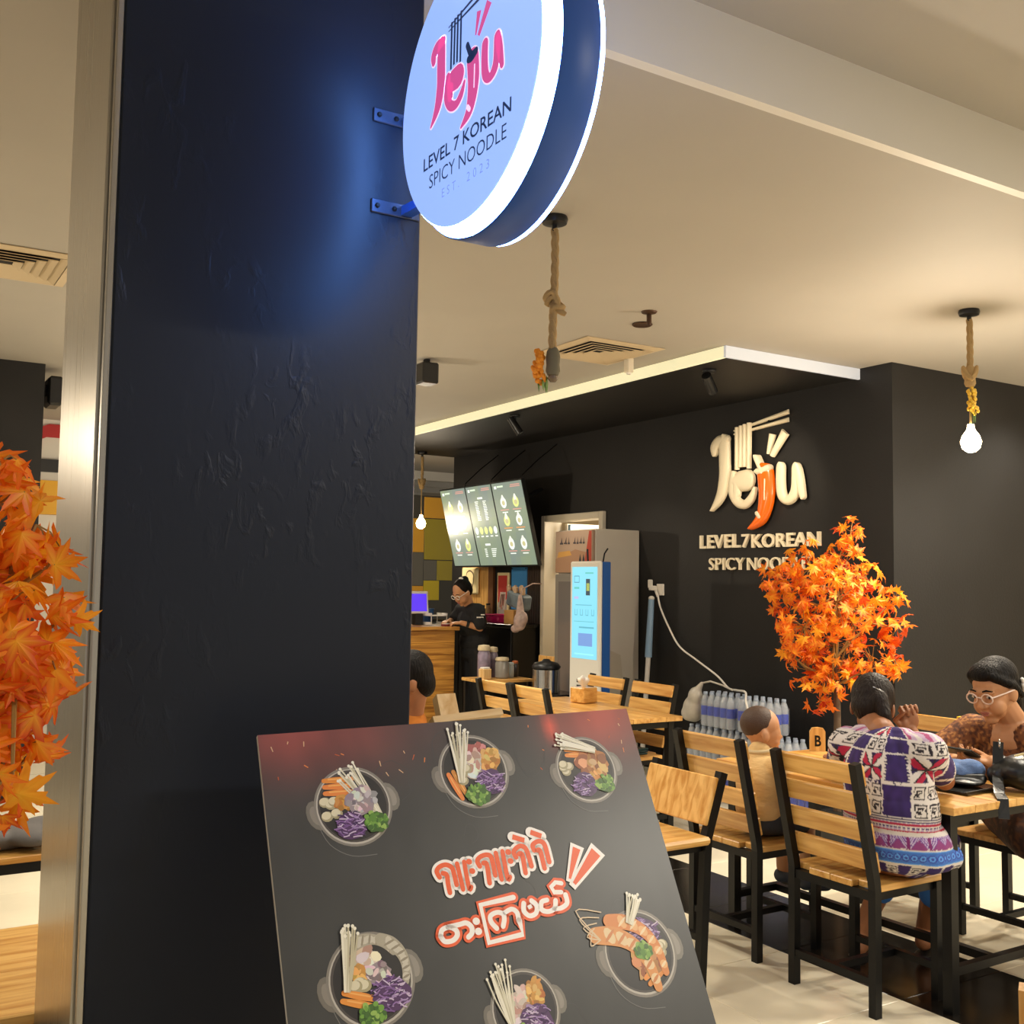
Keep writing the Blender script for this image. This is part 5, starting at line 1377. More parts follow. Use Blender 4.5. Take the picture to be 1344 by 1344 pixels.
# passage lamp behind the door and added fill lights out of view
t = thing('passage_lamp', (6.3, 8.25, 2.999), 'round warm ceiling lamp in the passage behind the door', 'ceiling lamp')
mb = MB(); mb.lathe([(.10, 0), (.10, -.02), (.02, -.025)], 20, (6.25, 8.22, 2.999)); build('base', mb, 'white_plastic', t)
mb = MB(); mb.cyl((6.25, 8.22, 2.98), (6.25, 8.22, 2.34), .008, n=8); build('stem', mb, 'white_plastic', t)
mb = MB(); mb.lathe([(.03, .05), (.10, .03), (.13, -.02), (.10, -.06), (.001, -.075)], 20, (6.25, 8.22, 2.30)); build('globe', mb, M('globe', '#ffedc0', .4, emit='#ffe2a0', estr=3.0), t, smooth=60)
light('passage_light', 'POINT', (6.25, 8.22, 2.1), 17, WARM, t, .1)
def downlight(x, y, power, label, z=3.0):  # unseen lamps added to raise the light on floor and tables
    t = thing('added_downlight', (x, y, z), label, 'downlight', 'added ceiling downlights out of view')
    mb = MB(); mb.lathe([(.085, -.001), (.085, -.006), (.068, -.008), (.062, -.002)], 24, (x, y, z), caps=False); build('trim_ring', mb, 'white_plastic', t, smooth=40)
    mb = MB(); mb.lathe([(.064, -.003), (.03, -.005), (.001, -.006)], 20, (x, y, z)); build('lens', mb, M('downlight_lens', '#fff4e0', .4, emit='#fff0d8', estr=12.0), t)
    light('downlight_fill', 'SPOT', (x, y, z - .03), power, (1, .92, .77), t, .06, aim=(x, y, 0), spot=125, blend=.7)
for k, (x, y, pw, lb) in enumerate(((4.55, 2.72, 130, 'added downlight over the women, nearest the shop front'), (5.75, 3.45, 130, 'added downlight right of the lit pendant'), (7.0, 4.1, 70, 'added downlight at the far right by the black wall'),
        (1.35, 3.35, 90, 'added downlight just behind the big pillar'), (1.95, 4.75, 130, 'second added downlight behind the big pillar'), (2.55, 6.2, 130, 'third added downlight behind the big pillar'), (3.1, 7.7, 170, 'fourth added downlight behind the big pillar'), (-.6, 4.0, 70, 'added downlight left of the steel rail'))):
    downlight(x, y, pw, lb)
def fill_panel(x, y, z, power, label, sx=1.2, sy=.3):  # long panels added over the walkway to brighten the scene from the front
    t = thing('added_ceiling_light', (x, y, z), label, 'ceiling light', 'added linear lights out of view')
    mb = MB(); mb.bx(x - sx / 2 - .02, x + sx / 2 + .02, y - sy / 2 - .02, y + sy / 2 + .02, z - .03, z - .001, .004); build('frame', mb, 'white_plastic', t)
    mb = MB(); mb.bx(x - sx / 2, x + sx / 2, y - sy / 2, y + sy / 2, z - .034, z - .0305); build('diffuser', mb, M('light_diffuser', '#fff4e0', .5, emit='#ffe9c8', estr=4.0), t)
    o = light('panel_fill', 'AREA', (x, y, z - .04), power, (1, .93, .80), t, .3, aim=(x, y, 0)); o.data.shape = 'RECTANGLE'; o.data.size = sx; o.data.size_y = sy
fill_panel(3.4, -.9, 3.24, 95, 'added linear fill light over the walkway to the right')
fill_panel(-1.6, -1.2, 3.24, 45, 'added linear fill light over the walkway to the left')
fill_panel(6.6, .6, 3.24, 120, 'added linear fill light over the walkway at the far right')

# ================================================================= MAPLE TREES
def leaf_mat(name, island):
    m = bpy.data.materials.new(name); m.use_nodes = True
    nt = m.node_tree; b = nt.nodes['Principled BSDF']; out = nt.nodes['Material Output']
    if island:
        g = nt.nodes.new('ShaderNodeNewGeometry'); src = g.outputs['Random Per Island']
    else:
        g = nt.nodes.new('ShaderNodeObjectInfo'); src = g.outputs['Random']
    rp = nt.nodes.new('ShaderNodeValToRGB'); e = rp.color_ramp.elements
    e[0].position = 0; e[0].color = (*srgb('#d84408'), 1); e[1].position = 1; e[1].color = (*srgb('#ffb020'), 1)
    k = e.new(.35); k.color = (*srgb('#ee6a0e'), 1); k = e.new(.72); k.color = (*srgb('#fa8c14'), 1)
    nt.links.new(src, rp.inputs[0])
    # yellow heart of each leaf
    tc = nt.nodes.new('ShaderNodeAttribute'); tc.attribute_name = 'Col'
    mx = nt.nodes.new('ShaderNodeMix'); mx.data_type = 'RGBA'
    nt.links.new(tc.outputs['Fac'], mx.inputs[0]); nt.links.new(rp.outputs[0], mx.inputs[6]); mx.inputs[7].default_value = (*srgb('#ffca30'), 1)
    nt.links.new(mx.outputs[2], b.inputs['Base Color'])
    b.inputs['Roughness'].default_value = 0.5
    tr = nt.nodes.new('ShaderNodeBsdfTranslucent'); nt.links.new(mx.outputs[2], tr.inputs['Color'])
    ms = nt.nodes.new('ShaderNodeMixShader'); ms.inputs[0].default_value = 0.42
    nt.links.new(b.outputs[0], ms.inputs[1]); nt.links.new(tr.outputs[0], ms.inputs[2]); nt.links.new(ms.outputs[0], out.inputs['Surface'])
    MATS[name] = m
leaf_mat('maple_leaf', False); leaf_mat('maple_leaf_mass', True)
HALF = [(90, 1.0), (79, .62), (70, .66), (66, .40), (50, .70), (42, .92), (36, .62), (27, .58), (18, .34), (2, .60), (-12, .74), (-22, .40), (-50, .26), (-80, .10)]
def leaf_geo(curl, fold):
    pts = [(r * math.cos(R(a)), r * math.sin(R(a))) for a, r in HALF]
    outl = pts + [(-x, y) for x, y in reversed(pts)][0:-1]
    vs = [(0, 0, 0)] + [(x * .5, y * .5, -(abs(x) * fold + (x * x + y * y) * curl) * .5) for x, y in outl]
    n = len(outl)
    fs = [(0, 1 + i, 1 + (i + 1) % n) for i in range(n)]
    return vs, fs
LEAF = [leaf_geo(c, f) for c, f in ((.25, .15), (.5, .3), (.1, .4), (.6, .05), (-.2, .25))]
def leaf_mesh(k):
    vs, fs = LEAF[k]
    me = bpy.data.meshes.new('leaf'); me.from_pydata(vs, [], fs)
    ca = me.color_attributes.new('Col', 'FLOAT_COLOR', 'POINT')
    for i in range(len(vs)): ca.data[i].color = (0.75, 0.75, 0.75, 1) if i == 0 else (0, 0, 0, 1)
    me.materials.append(MATS['maple_leaf']); return me
LM = [leaf_mesh(k) for k in range(5)]
def tree(name, base, label, clusters, nobj, nmass, size, pot_r, pot_h, trunk_top, seed):
    r = random.Random(seed); base = Vector(base)
    t = thing('maple_tree', base, label, 'artificial tree', 'artificial orange maple trees')
    mb = MB(); mb.lathe([(pot_r * .75, 0), (pot_r, pot_h), (pot_r * .93, pot_h), (pot_r * .9, pot_h - .03), (.001, pot_h - .03)], 20, base); build('pot', mb, 'black_plastic', t, smooth=30)
    M('bark', '#5a4632', .8, bump=.5, bscale=40)
    top = Vector(trunk_top); mb = MB()
    mb.tube([base + Vector((0, 0, pot_h - .035)), base.lerp(top, .5) + Vector((.02, .01, 0)), top], [.024, .02, .012], 8); build('trunk', mb, 'bark', t, smooth=60)
    tot = sum(c[3] ** 2 for c in clusters); mbb = MB(); spots = []
    for cx, cy, cz, cr in clusters:
        c = Vector((cx, cy, cz)); m0 = base.lerp(top, r.uniform(.6, 1.0))
        mid = m0.lerp(c, .5) + Vector((r.uniform(-.03, .03), r.uniform(-.03, .03), r.uniform(-.02, .04)))
        mbb.tube([m0, mid, c], [.007, .005, .003], 5)
        n = int(round((nobj + nmass) * cr ** 2 / tot))
        for k in range(n):
            d = Vector((r.gauss(0, 1), r.gauss(0, 1), r.gauss(0, 1))).normalized()
            p = c + d * cr * r.uniform(.35, 1.0) ** .7
            nrm = (d * .9 + Vector((-.5, -.6, .25)) * .9 + Vector((r.gauss(0, .5), r.gauss(0, .5), r.gauss(0, .5)))).normalized()
            spots.append((p, nrm, r.uniform(.75, 1.15) * size, r.uniform(-2.4, 2.4)))
            if k % 3 == 0: mbb.tube([c, c.lerp(p, .6) + Vector((0, 0, .01)), p], [.0025, .002, .0012], 4)
    build('branches', mbb, M('twig', '#8f6a2e', .7).name, t, smooth=60)
    spots.sort(key=lambda s: (s[0] - Vector((0, 0, 1.5))).length)
    mass = MB()
    for i, (p, nrm, s, rot) in enumerate(spots):
        q = nrm.to_track_quat('Z', 'Y').to_matrix() @ Matrix.Rotation(rot + math.pi, 3, 'Z')
        k = r.randrange(5)
        if i < nobj:
            o = bpy.data.objects.new('leaf', LM[k]); col.objects.link(o); o.parent = t
            o.matrix_local = Matrix.Translation(p - base) @ q.to_4x4() @ Matrix.Scale(s, 4)
        else:
            vs, fs = LEAF[k]; n0 = len(mass.v)
            mass.add([q @ (Vector(v) * s) + p for v in vs], fs)
    if mass.v:
        o = build('leaf_mass', mass, 'maple_leaf_mass', t, color=True)
        for d in o.data.color_attributes['Col'].data: d.color = (0, 0, 0, 1)
        stuff(o)
rv = Vector((.851, -.526, 0)); C2 = Vector((4.876, 4.303, 1.365)); S2 = .00444
fwd = Vector((.526, .851, 0)); r_ = random.Random(3)
CL2 = []
for px, py, pr in ((1112, 698, 22), (1100, 735, 34), (1062, 745, 40), (1024, 762, 28), (1138, 755, 28), (1090, 790, 52), (1048, 822, 42), (1140, 800, 46), (1170, 785, 18), (1170, 822, 24), (1100, 850, 52), (1142, 868, 38), (1062, 880, 32), (1092, 900, 30), (1076, 922, 16), (1168, 868, 18), (1030, 850, 16), (1045, 785, 34)):
    p = C2 + rv * ((px - 1095) * S2) + Vector((0, 0, (805 - py) * S2)) + fwd * r_.uniform(-.13, .10)
    CL2.append((p.x, p.y, p.z, pr * S2))
tree('maple', (4.90, 4.31, 0), 'orange maple tree standing in front of the logo wall', CL2, 300, 330, .115, .13, .25, (4.88, 4.30, 1.55), 4)
C1 = Vector((.277, 2.076, 1.39)); S1 = .00136
CL1 = []
for px, py, pr in ((12, 612, 26), (0, 665, 55), (55, 690, 40), (-60, 700, 70), (20, 740, 60), (75, 745, 36), (-40, 790, 80), (50, 800, 60), (95, 800, 30), (10, 860, 65), (72, 860, 42), (-60, 890, 80), (40, 920, 55), (85, 895, 22), (0, 980, 60), (50, 990, 38), (-50, 1010, 70), (20, 1045, 36), (-20, 1075, 32), (70, 1005, 20)):
    p = C1 + rv * ((px - 40) * S1) + Vector((0, 0, (840 - py) * S1)) + fwd * (-.06 + r_.uniform(-.09, .07))
    CL1.append((p.x, p.y, p.z, pr * S1))
tree('maple', (.16, 2.07, 0), 'big orange maple tree at the left edge before the steel rail', CL1, 230, 0, .125, .14, .28, (.20, 2.06, 1.5), 9)
# ================================================================= PEOPLE
def basis(face, up=(0, 0, 1)):
    """columns: x = face direction, y = left, z = up of the head"""
    f = Vector(face).normalized(); u = Vector(up); u = (u - f * u.dot(f)).normalized(); l = u.cross(f)
    return Matrix(((f.x, l.x, u.x), (f.y, l.y, u.y), (f.z, l.z, u.z)))
def head(mb, c, B, s=1.0, baby=False):
    c = Vector(c)
    def e(p, rad, Rl=None): mb.ell(c + B @ (Vector(p) * s), [v * s for v in rad], B if Rl is None else B @ Rl, 20, 14)
    e((-.012, 0, .030), (.092, .076, .088)); e((.010, 0, -.012), (.078, .068, .085))
    if baby:
        e((.018, 0, -.045), (.062, .062, .055)); e((.045, .034, -.045), (.026, .024, .026)); e((.045, -.034, -.045), (.026, .024, .026)); e((.088, 0, -.022), (.012, .011, .010))
        e((.074, 0, -.055), (.012, .020, .009))
    else:
        e((.030, 0, -.060), (.055, .050, .050)); e((.055, 0, -.098), (.026, .028, .022)); e((.046, .034, -.045), (.036, .032, .040)); e((.046, -.034, -.045), (.036, .032, .040))
        mb.cap(c + B @ (Vector((.084, 0, .008)) * s), c + B @ (Vector((.098, 0, -.030)) * s), .009 * s, .014 * s, 10); e((.090, .012, -.034), (.011, .010, .009)); e((.090, -.012, -.034), (.011, .010, .009))
        e((.072, 0, .022), (.020, .056, .014)); e((.078, 0, -.066), (.014, .026, .010))
    for sy in (-1, 1): e((-.008, sy * .078, -.012), (.020, .010, .032), Matrix.Rotation(-.25, 3, 'Y') @ Matrix.Rotation(sy * -.35, 3, 'Z'))
def hand(mb, w, d, n, s=1.0, curl=.5, thumb=1, spread=.15):
    """w wrist, d direction of the fingers, n back-of-hand normal; five separate bent fingers"""
    w = Vector(w); d = Vector(d).normalized(); n = Vector(n); n = (n - d * n.dot(d)).normalized(); sd = n.cross(d)
    B = Matrix(((d.x, sd.x, n.x), (d.y, sd.y, n.y), (d.z, sd.z, n.z)))
    P = lambda x, y, z: w + B @ (Vector((x, y, z)) * s)
    mb.ell(P(.045, 0, 0), (.050 * s, .040 * s, .016 * s), B, 14, 8); mb.ell(P(.025, thumb * .022, -.006), (.030 * s, .020 * s, .016 * s), B, 12, 8)
    for k, (y, L) in enumerate(((.030, .068), (.010, .078), (-.010, .073), (-.029, .058))):
        y *= thumb; a = 0.0; p = P(.083, y, 0.002); dirv = Vector((math.cos(spread * y * 8), math.sin(spread * y * 8), 0))
        r0 = .0080 * s
        for seg, f in enumerate((.44, .32, .24)):
            a += curl * (.75, 1.0, .8)[seg]
            dv = B @ Vector((dirv.x * math.cos(a), dirv.y * math.cos(a), -math.sin(a)))
            q = p + dv * (L * f * s); mb.cap(p, q, r0, r0 * .92, 9); p = q; r0 *= .93
    p = P(.020, thumb * .034, -.006); q = P(.050, thumb * .058, -.014); mb.cap(p, q, .011 * s, .0098 * s, 9)
    q2 = P(.078, thumb * (.058 - .022 * curl), -.018 - .018 * curl); mb.cap(q, q2, .0096 * s, .008 * s, 9)
def eyes(c, B, s, parent, look=(1, 0, 0), lip='#a05a4c', brow=True):
    c = Vector(c); w, ir, br = MB(), MB(), MB()
    for sy in (-1, 1):
        p = c + B @ (Vector((.0795, sy * .032, .004)) * s)
        w.ell(p, (.0075 * s, .0135 * s, .0068 * s), B, 12, 8)
        q = p + B @ (Vector((.0052, .004, -.001)) * s); ir.ell(q, (.0035 * s, .0058 * s, .0058 * s), B, 10, 8)
        if brow:
            br.tube([c + B @ (Vector(v) * s) for v in ((.088, sy * .014, .028), (.088, sy * .032, .034), (.076, sy * .052, .027))], [.003 * s, .0038 * s, .002 * s], 6)
    build('eyes', w, M('eye_white', '#d8cfc4', .3), parent, smooth=60); build('irises', ir, M('iris', '#1c120c', .2), parent, smooth=60)
    if brow: build('eyebrows', br, 'hair', parent, smooth=60)
    m = MB(); m.ell(c + B @ (Vector((.0865, 0, -.062)) * s), (.007 * s, .022 * s, .0045 * s), B, 12, 8); m.ell(c + B @ (Vector((.0865, 0, -.070)) * s), (.007 * s, .018 * s, .005 * s), B, 12, 8)
    build('lips', m, M('lip' + lip, lip, .45), parent, smooth=60)
def glasses(c, B, s, parent, colr):
    c = Vector(c); mb = MB()
    for sy in (-1, 1):
        pts = [c + B @ (Vector((.098 - .10 * abs(.034 + .023 * math.cos(a)) ** 1.4, sy * (.034 + .024 * math.cos(a)), .002 + .020 * math.sin(a))) * s) for a in [k * math.pi / 9 for k in range(19)]]
        mb.tube(pts, .0030 * s, 6, False)
        mb.tube([c + B @ (Vector(v) * s) for v in ((.094, sy * .057, .008), (.04, sy * .080, .010), (-.012, sy * .084, .006), (-.025, sy * .080, -.012))], .0030 * s, 6)
    mb.tube([c + B @ (Vector(v) * s) for v in ((.099, -.011, .006), (.102, 0, .009), (.099, .011, .006))], .0028 * s, 6)
    build('glasses', mb, colr, parent, smooth=60)

# ---------------------------------------------------------------- woman in the purple printed dress (seen from behind)
PUR, DPU, WHT, RED, BLK, MAG, BLU = (.034, .015, .115), (.022, .010, .075), (.68, .63, .60), (.42, .012, .055), (.018, .013, .02), (.20, .02, .14), (.05, .16, .55)
def greek(u, v):
    """square spiral in the unit square: True on the dark line"""
    x, y = abs(u - .5) * 2, abs(v - .5) * 2
    m = max(x, y)
    if m > .90: return False
    if .62 < m <= .78: return not (u > .5 and abs(v - .42) < .10)
    if .22 < m <= .40: return not (u < .5 and v < .5)
    if abs(v - .42) < .07 and u > .5 and m < .62: return True
    return m < .08
def petals(u, v):
    x, y = u - .5, v - .5
    if min(abs(x), abs(y), abs(x - y) * .7, abs(x + y) * .7) < .022: return BLK
    if abs(x) > .47 or abs(y) > .47: return WHT
    a = math.atan2(y, x); r = math.hypot(x, y); k = int((a + math.pi) // (math.pi / 4)) % 8
    pet = abs(math.sin(2 * a)) ** .55 * .62
    if r > pet: return DPU
    return RED if k % 2 == 0 else WHT
def dress(x, y, z):
    # lateral coordinate: arc around the torso, columns about 12 cm, counted from the right side (-Y)
    a = math.atan2(-(x - 3.34), (y - 2.66)); u = (math.pi / 2 - a) * .185 + .03   # 0 at spine, grows to the right (-Y)
    n = mnoise.noise(Vector((x * 60, y * 60, z * 60))) * .006
    cx = (u + .60 + n) / .112; ci = int(math.floor(cx)); fu = cx - ci
    if z > .965 + .0 * y: row, z0, z1 = 0, .965, 1.03
    elif z > .915: row, z0, z1 = 1, .915, .965
    elif z > .812: row, z0, z1 = 2, .812, .915
    elif z > .692: row, z0, z1 = 3, .692, .812
    else: row = 4
    if row == 4:
        if z > .680: return WHT if abs(z - .686) < .003 else DPU
        if z > .640:
            k = int((z - .640) / .0058) % 4
            return (WHT, RED, (.45, .35, .50), PUR)[k] if math.sin(u * 400) > -.6 or k == 1 else WHT
        if z > .632: return WHT
        if z > .590:
            f = (u / .07) % 1; v = (z - .590) / .042
            if f < .14: return MAG
            tri = abs(f - .57) / .43
            return (.26, .05, .20) if v < .8 * (1 - tri) else (.55, .45, .62) if int((v + tri) * 7) % 2 else (.16, .06, .30)
        if z > .583: return WHT
        if z > .535:
            f = (u / .028) % 1; v = (z - .535) / .048
            d = math.hypot(f - .5, (v - .5) * 1.7)
            return (.10, .32, .78) if .18 < d < .36 or abs(v - .5) > .42 else BLU if d > .5 else (.04, .06, .35)
        if z > .527: return WHT
        f = (u / .10) % 1
        return (BLK if greek(f * 2.0, min(max((z - .48) / .045, 0), 1)) else WHT) if f < .5 else PUR
    v = (z - z0) / (z1 - z0)
    if v < .05 or v > .955: return WHT if mnoise.noise(Vector((u * 90, z * 40, 0))) > -.35 else DPU
    if fu < .04: return WHT
    pur = tuple(p * (1 + .5 * mnoise.noise(Vector((u * 40, z * 25, 7)))) for p in PUR)
    kind = (('p', 'r', 'p', 's'), ('p', 'g', 'p', 'g'), ('r', 'p', 'r', 'p'), ('p', 'g', 'p', 'g'))[row][(ci + (0 if row != 2 else 1) + 400) % 4]
    if row == 2 and kind == 'p':
        if fu < .16 or fu > .88: return WHT if math.sin(v * 60) * .05 + .1 > min(fu, 1 - fu) else DPU
    if kind == 'p': return pur
    if kind == 's': return (.55, .40, .55) if int(fu * 9) % 2 else ((.40, .08, .20) if int(fu * 9) % 4 == 0 else WHT)
    if kind == 'r': return petals(fu, v)
    if kind == 'g':
        rows = 2 if row == 3 else 1
        return BLK if greek((fu * 2) % 1, (v * rows) % 1) else WHT
    return pur
def purple_woman():
    t = thing('person', (3.36, 2.68, 0), 'woman in a purple patterned dress seen from behind, sitting at the table', 'person')
    hc = Vector((3.435, 2.84, 1.045)); B = basis((.80, .50, -.42), (.15, .05, 1))
    mb = MB(); head(mb, hc, B, .95)
    nb = Vector((3.335, 2.72, .965)); mb.cap(nb, hc + B @ Vector((-.02, 0, -.05)), .056, .052)
    sL, sR = Vector((3.315, 2.86, .905)), Vector((3.315, 2.505, .93))
    mb.cap(sL, sR, .055); mb.ell((3.31, 2.67, .78), (.10, .155, .19)); mb.ell((3.34, 2.68, .55), (.14, .18, .10)); mb.ell((3.32, 2.67, .66), (.10, .15, .14))
    eL, hL = Vector((3.47, 3.02, .79)), Vector((3.69, 3.28, .765)); mb.cap(sL, eL, .046, .038); mb.cap(eL, hL, .036, .024)
    hand(mb, hL, (.75, .66, -.05), (0, 0, 1), .92, .35, thumb=-1)
    eR, hR = Vector((3.57, 2.62, .785)), Vector((3.565, 2.765, .955)); mb.cap(sR, eR, .046, .038); mb.cap(eR, hR, .036, .024)
    hand(mb, hR, (-.10, .12, .95), (.55, .75, .0), .98, 1.35, thumb=-1)
    for hip, kn, an, toe in (((3.36, 2.76, .55), (3.74, 2.92, .52), (3.60, 3.05, .10), (3.75, 3.12, .035)), ((3.36, 2.62, .55), (3.72, 2.745, .51), (3.84, 2.92, .12), (3.95, 2.98, .04))):
        hip, kn, an, toe = map(Vector, (hip, kn, an, toe))
        mb.cap(hip, kn, .085, .060); mb.cap(kn, an, .056, .036); heel = an + Vector((-.025, -.01, -.055)); mb.cap(an, heel, .036, .034); mb.cap(heel, toe, .034, .026)
    remesh('body', mb, .0042, 'skin_dark', t, 4)
    # dress, trousers, hair
    mb = MB()
    mb.ell((3.305, 2.67, .80), (.122, .185, .19), None, 24, 14); mb.ell((3.315, 2.665, .69), (.130, .197, .21), None, 24, 14); mb.ell((3.340, 2.660, .585), (.165, .212, .125), None, 24, 14)
    mb.cap(sL + Vector((0, .01, -.004)), sR + Vector((0, -.005, -.004)), .070); mb.cap((3.318, 2.60, .955), (3.318, 2.80, .945), .045, .045)
    mb.cap(sL, sL.lerp(eL, .88), .072, .070); mb.cap(sR, sR.lerp(eR, .62), .066, .064)
    mb.cap((3.32, 2.505, .55), (3.44, 2.51, .54), .058, .05); mb.cap((3.36, 2.83, .53), (3.46, 2.85, .53), .05)
    remesh('dress', mb, .0042, 'fabric_print', t, 5, colfn=dress)
    mb = MB()
    mb.cap((3.36, 2.76, .545), (3.74, 2.92, .52), .098, .075); mb.cap((3.36, 2.62, .545), (3.72, 2.745, .51), .098, .072); mb.cap((3.74, 2.92, .52), (3.655, 2.995, .28), .075, .062); mb.cap((3.72, 2.745, .51), (3.79, 2.84, .28), .072, .060)
    mb.ell((3.35, 2.68, .535), (.16, .20, .075))
    remesh('trousers', mb, .009, 'fabric_print', t, 4, colfn=lambda x, y, z: (.05, .20, .62) if z < .31 else dress(x, y, .50) if z < .52 else PUR)
    mb = MB()
    c = hc
    mb.ell(c + B @ Vector((-.030, 0, .036)), (.090, .084, .092), B, 20, 14); mb.ell(c + B @ Vector((-.055, 0, -.010)), (.062, .076, .072), B, 18, 12); mb.ell(c + B @ Vector((.03, 0, .085)), (.06, .066, .040), B, 16, 10)
    mb.cap(c + B @ Vector((-.10, -.035, .0)), c + B @ Vector((-.10, -.06, -.06)), .034, .026); mb.cap(c + B @ Vector((-.10, -.06, -.06)), c + B @ Vector((-.075, -.085, -.10)), .026, .010)
    remesh('hair', mb, .006, M('hair_brown', '#1c0f08', .5, spec=.25, bump=.9, bscale=110, stretch=(1, 1, .15)).name, t, 4)
    mb = MB(); mb.cap(c + B @ Vector((-.105, -.045, .028)), c + B @ Vector((-.112, -.012, .042)), .006); build('hair_clip', mb, 'chrome', t, smooth=60)
    mb = MB()
    for an in ((3.60, 3.05, .0), (3.84, 2.92, .0)): mb.cap(Vector(an) + Vector((-.03, -.01, .012)), Vector(an) + Vector((.15, .07, .012)), .036, .034)
    for v in range(len(mb.v)):
        x, y, z = mb.v[v]; mb.v[v] = (x, y, .002 + max(0, (z - .012) * .3 + .010))
    build('sandals', mb, 'black_plastic', t, smooth=60)
purple_woman()

# ---------------------------------------------------------------- woman in brown with glasses
def brown_woman():
    t = thing('person', (4.40, 2.85, 0), 'woman in a brown blouse with pale glasses looking at her phone', 'person')
    hc = Vector((4.235, 2.855, 1.075)); B = basis((-.92, .02, -.30), (-.12, .03, 1))
    mb = MB(); head(mb, hc, B, 1.08)
    mb.cap((4.34, 2.835, .935), hc + B @ Vector((-.02, 0, -.05)), .060, .056)
    sR, sL = Vector((4.33, 3.03, .875)), Vector((4.34, 2.65, .875))
    mb.cap(sR, sL, .06); mb.ell((4.38, 2.84, .76), (.11, .16, .18)); mb.ell((4.42, 2.84, .57), (.15, .19, .12))
    mb.ell((4.335, 2.84, .865), (.085, .12, .095))
    eR, wR = Vector((4.20, 3.10, .775)), Vector((4.055, 2.93, .79)); eL, wL = Vector((4.20, 2.60, .78)), Vector((4.05, 2.745, .80))
    mb.cap(sR, eR, .052, .044); mb.cap(eR, wR, .042, .028); mb.cap(sL, eL, .052, .044); mb.cap(eL, wL, .042, .028)
    hand(mb, wR, (-.45, -.85, .12), (.2, .1, -1), .95, .55, thumb=-1); hand(mb, wL, (-.50, .85, .12), (.2, -.1, -1), .95, .5, thumb=1)
    for sy in (-1, 1):
        hip, kn, an, toe = Vector((4.40, 2.80 + sy * .09, .54)), Vector((4.16, 2.53 + sy * .075, .52)), Vector((4.20, 2.46 + sy * .075, .09)), Vector((4.10, 2.36 + sy * .075, .03))
        mb.cap(hip, kn, .09, .065); mb.cap(kn, an, .06, .04); mb.cap(an, an + Vector((.03, 0, -.055)), .036, .032); mb.cap(an + Vector((.03, 0, -.055)), toe, .032, .025)
    remesh('body', mb, .0045, 'skin', t, 4)
    eyes(hc, B, 1.08, t); glasses(hc, B, 1.08, t, M('glasses_pink', '#e8cfc0', .25))
    # blouse
    def blouse(x, y, z):
        n = mnoise.noise(Vector((x * 70, y * 70, z * 70)))
        return (.36, .15, .04) if n > .28 else (.075, .022, .008) if n < -.2 else (.17, .055, .014)
    mb = MB()
    mb.cap(sR, sL, .075); mb.ell((4.385, 2.84, .77), (.135, .19, .17), None, 22, 12); mb.ell((4.415, 2.84, .63), (.145, .195, .13), None, 22, 12)
    mb.cap(sR, sR.lerp(eR, .95), .080, .082); mb.cap(sL, sL.lerp(eL, .95), .080, .082)
    o = remesh('blouse', mb, .006, 'fabric_print', t, 4, colfn=blouse)
    # open V neck: cut the blouse where the skin shows
    bm = bmesh.new(); bm.from_mesh(o.data); off = wloc(t)
    kill = [f for f in bm.faces if (lambda p: p.x < 4.36 and p.z > .815 and abs(p.y - 2.84) < (p.z - .815) * .55 and abs(p.y - 2.84) < .07)(f.calc_center_median() + off)]
    bmesh.ops.delete(bm, geom=kill, context='FACES'); bm.to_mesh(o.data); bm.free()
    def skirt(x, y, z):
        n = mnoise.noise(Vector((x * 50, y * 50, z * 50))); return (.10, .035, .012) if n > .2 else (.035, .012, .006)
    mb = MB(); mb.ell((4.40, 2.84, .545), (.17, .21, .10)); mb.cap((4.40, 2.74, .54), (4.17, 2.47, .51), .115, .10); mb.cap((4.38, 2.90, .54), (4.13, 2.62, .51), .115, .10); mb.cap((4.15, 2.52, .50), (4.19, 2.46, .20), .12, .11)
    remesh('skirt', mb, .01, 'fabric_print', t, 4, colfn=skirt)
    mb = MB(); c = hc
    mb.ell(c + B @ Vector((-.030, 0, .055)), (.100, .092, .090), B, 20, 14); mb.ell(c + B @ Vector((-.068, 0, .0)), (.060, .082, .085), B, 18, 12); mb.ell(c + B @ Vector((.028, .0, .100)), (.062, .074, .034), B @ Matrix.Rotation(.35, 3, 'Y'), 16, 10)
    mb.cap(c + B @ Vector((-.105, 0, -.03)), c + B @ Vector((-.12, -.01, -.17)), .048, .026); mb.cap(c + B @ Vector((-.015, .083, .03)), c + B @ Vector((-.06, .084, -.035)), .020, .014); mb.cap(c + B @ Vector((-.015, -.083, .03)), c + B @ Vector((-.06, -.084, -.035)), .020, .014); mb.cap(c + B @ Vector((.055, .05, .088)), c + B @ Vector((.0, .088, .035)), .022, .018); mb.cap(c + B @ Vector((.055, -.05, .088)), c + B @ Vector((.0, -.088, .035)), .022, .018)
    remesh('hair', mb, .006, 'hair', t, 4)
    mb = MB(); mb.cap(c + B @ Vector((-.095, .075, .0)), c + B @ Vector((-.105, .070, -.028)), .011); mb.cap(c + B @ Vector((-.09, .082, .025)), c + B @ Vector((-.10, .078, .0)), .008); build('hair_tie', mb, 'white_plastic', t, smooth=60)
    ph = thing('mobile_phone', (3.985, 2.84, .82), 'dark mobile phone held by the woman in brown', 'phone')
    mb = MB(); Rp = Matrix.Rotation(math.pi / 2, 3, 'Z') @ Matrix.Rotation(.45, 3, 'X'); mb.box((3.975, 2.84, .835), (.15, .074, .009), Rp, .003); build('case', mb, 'black_plastic', ph)
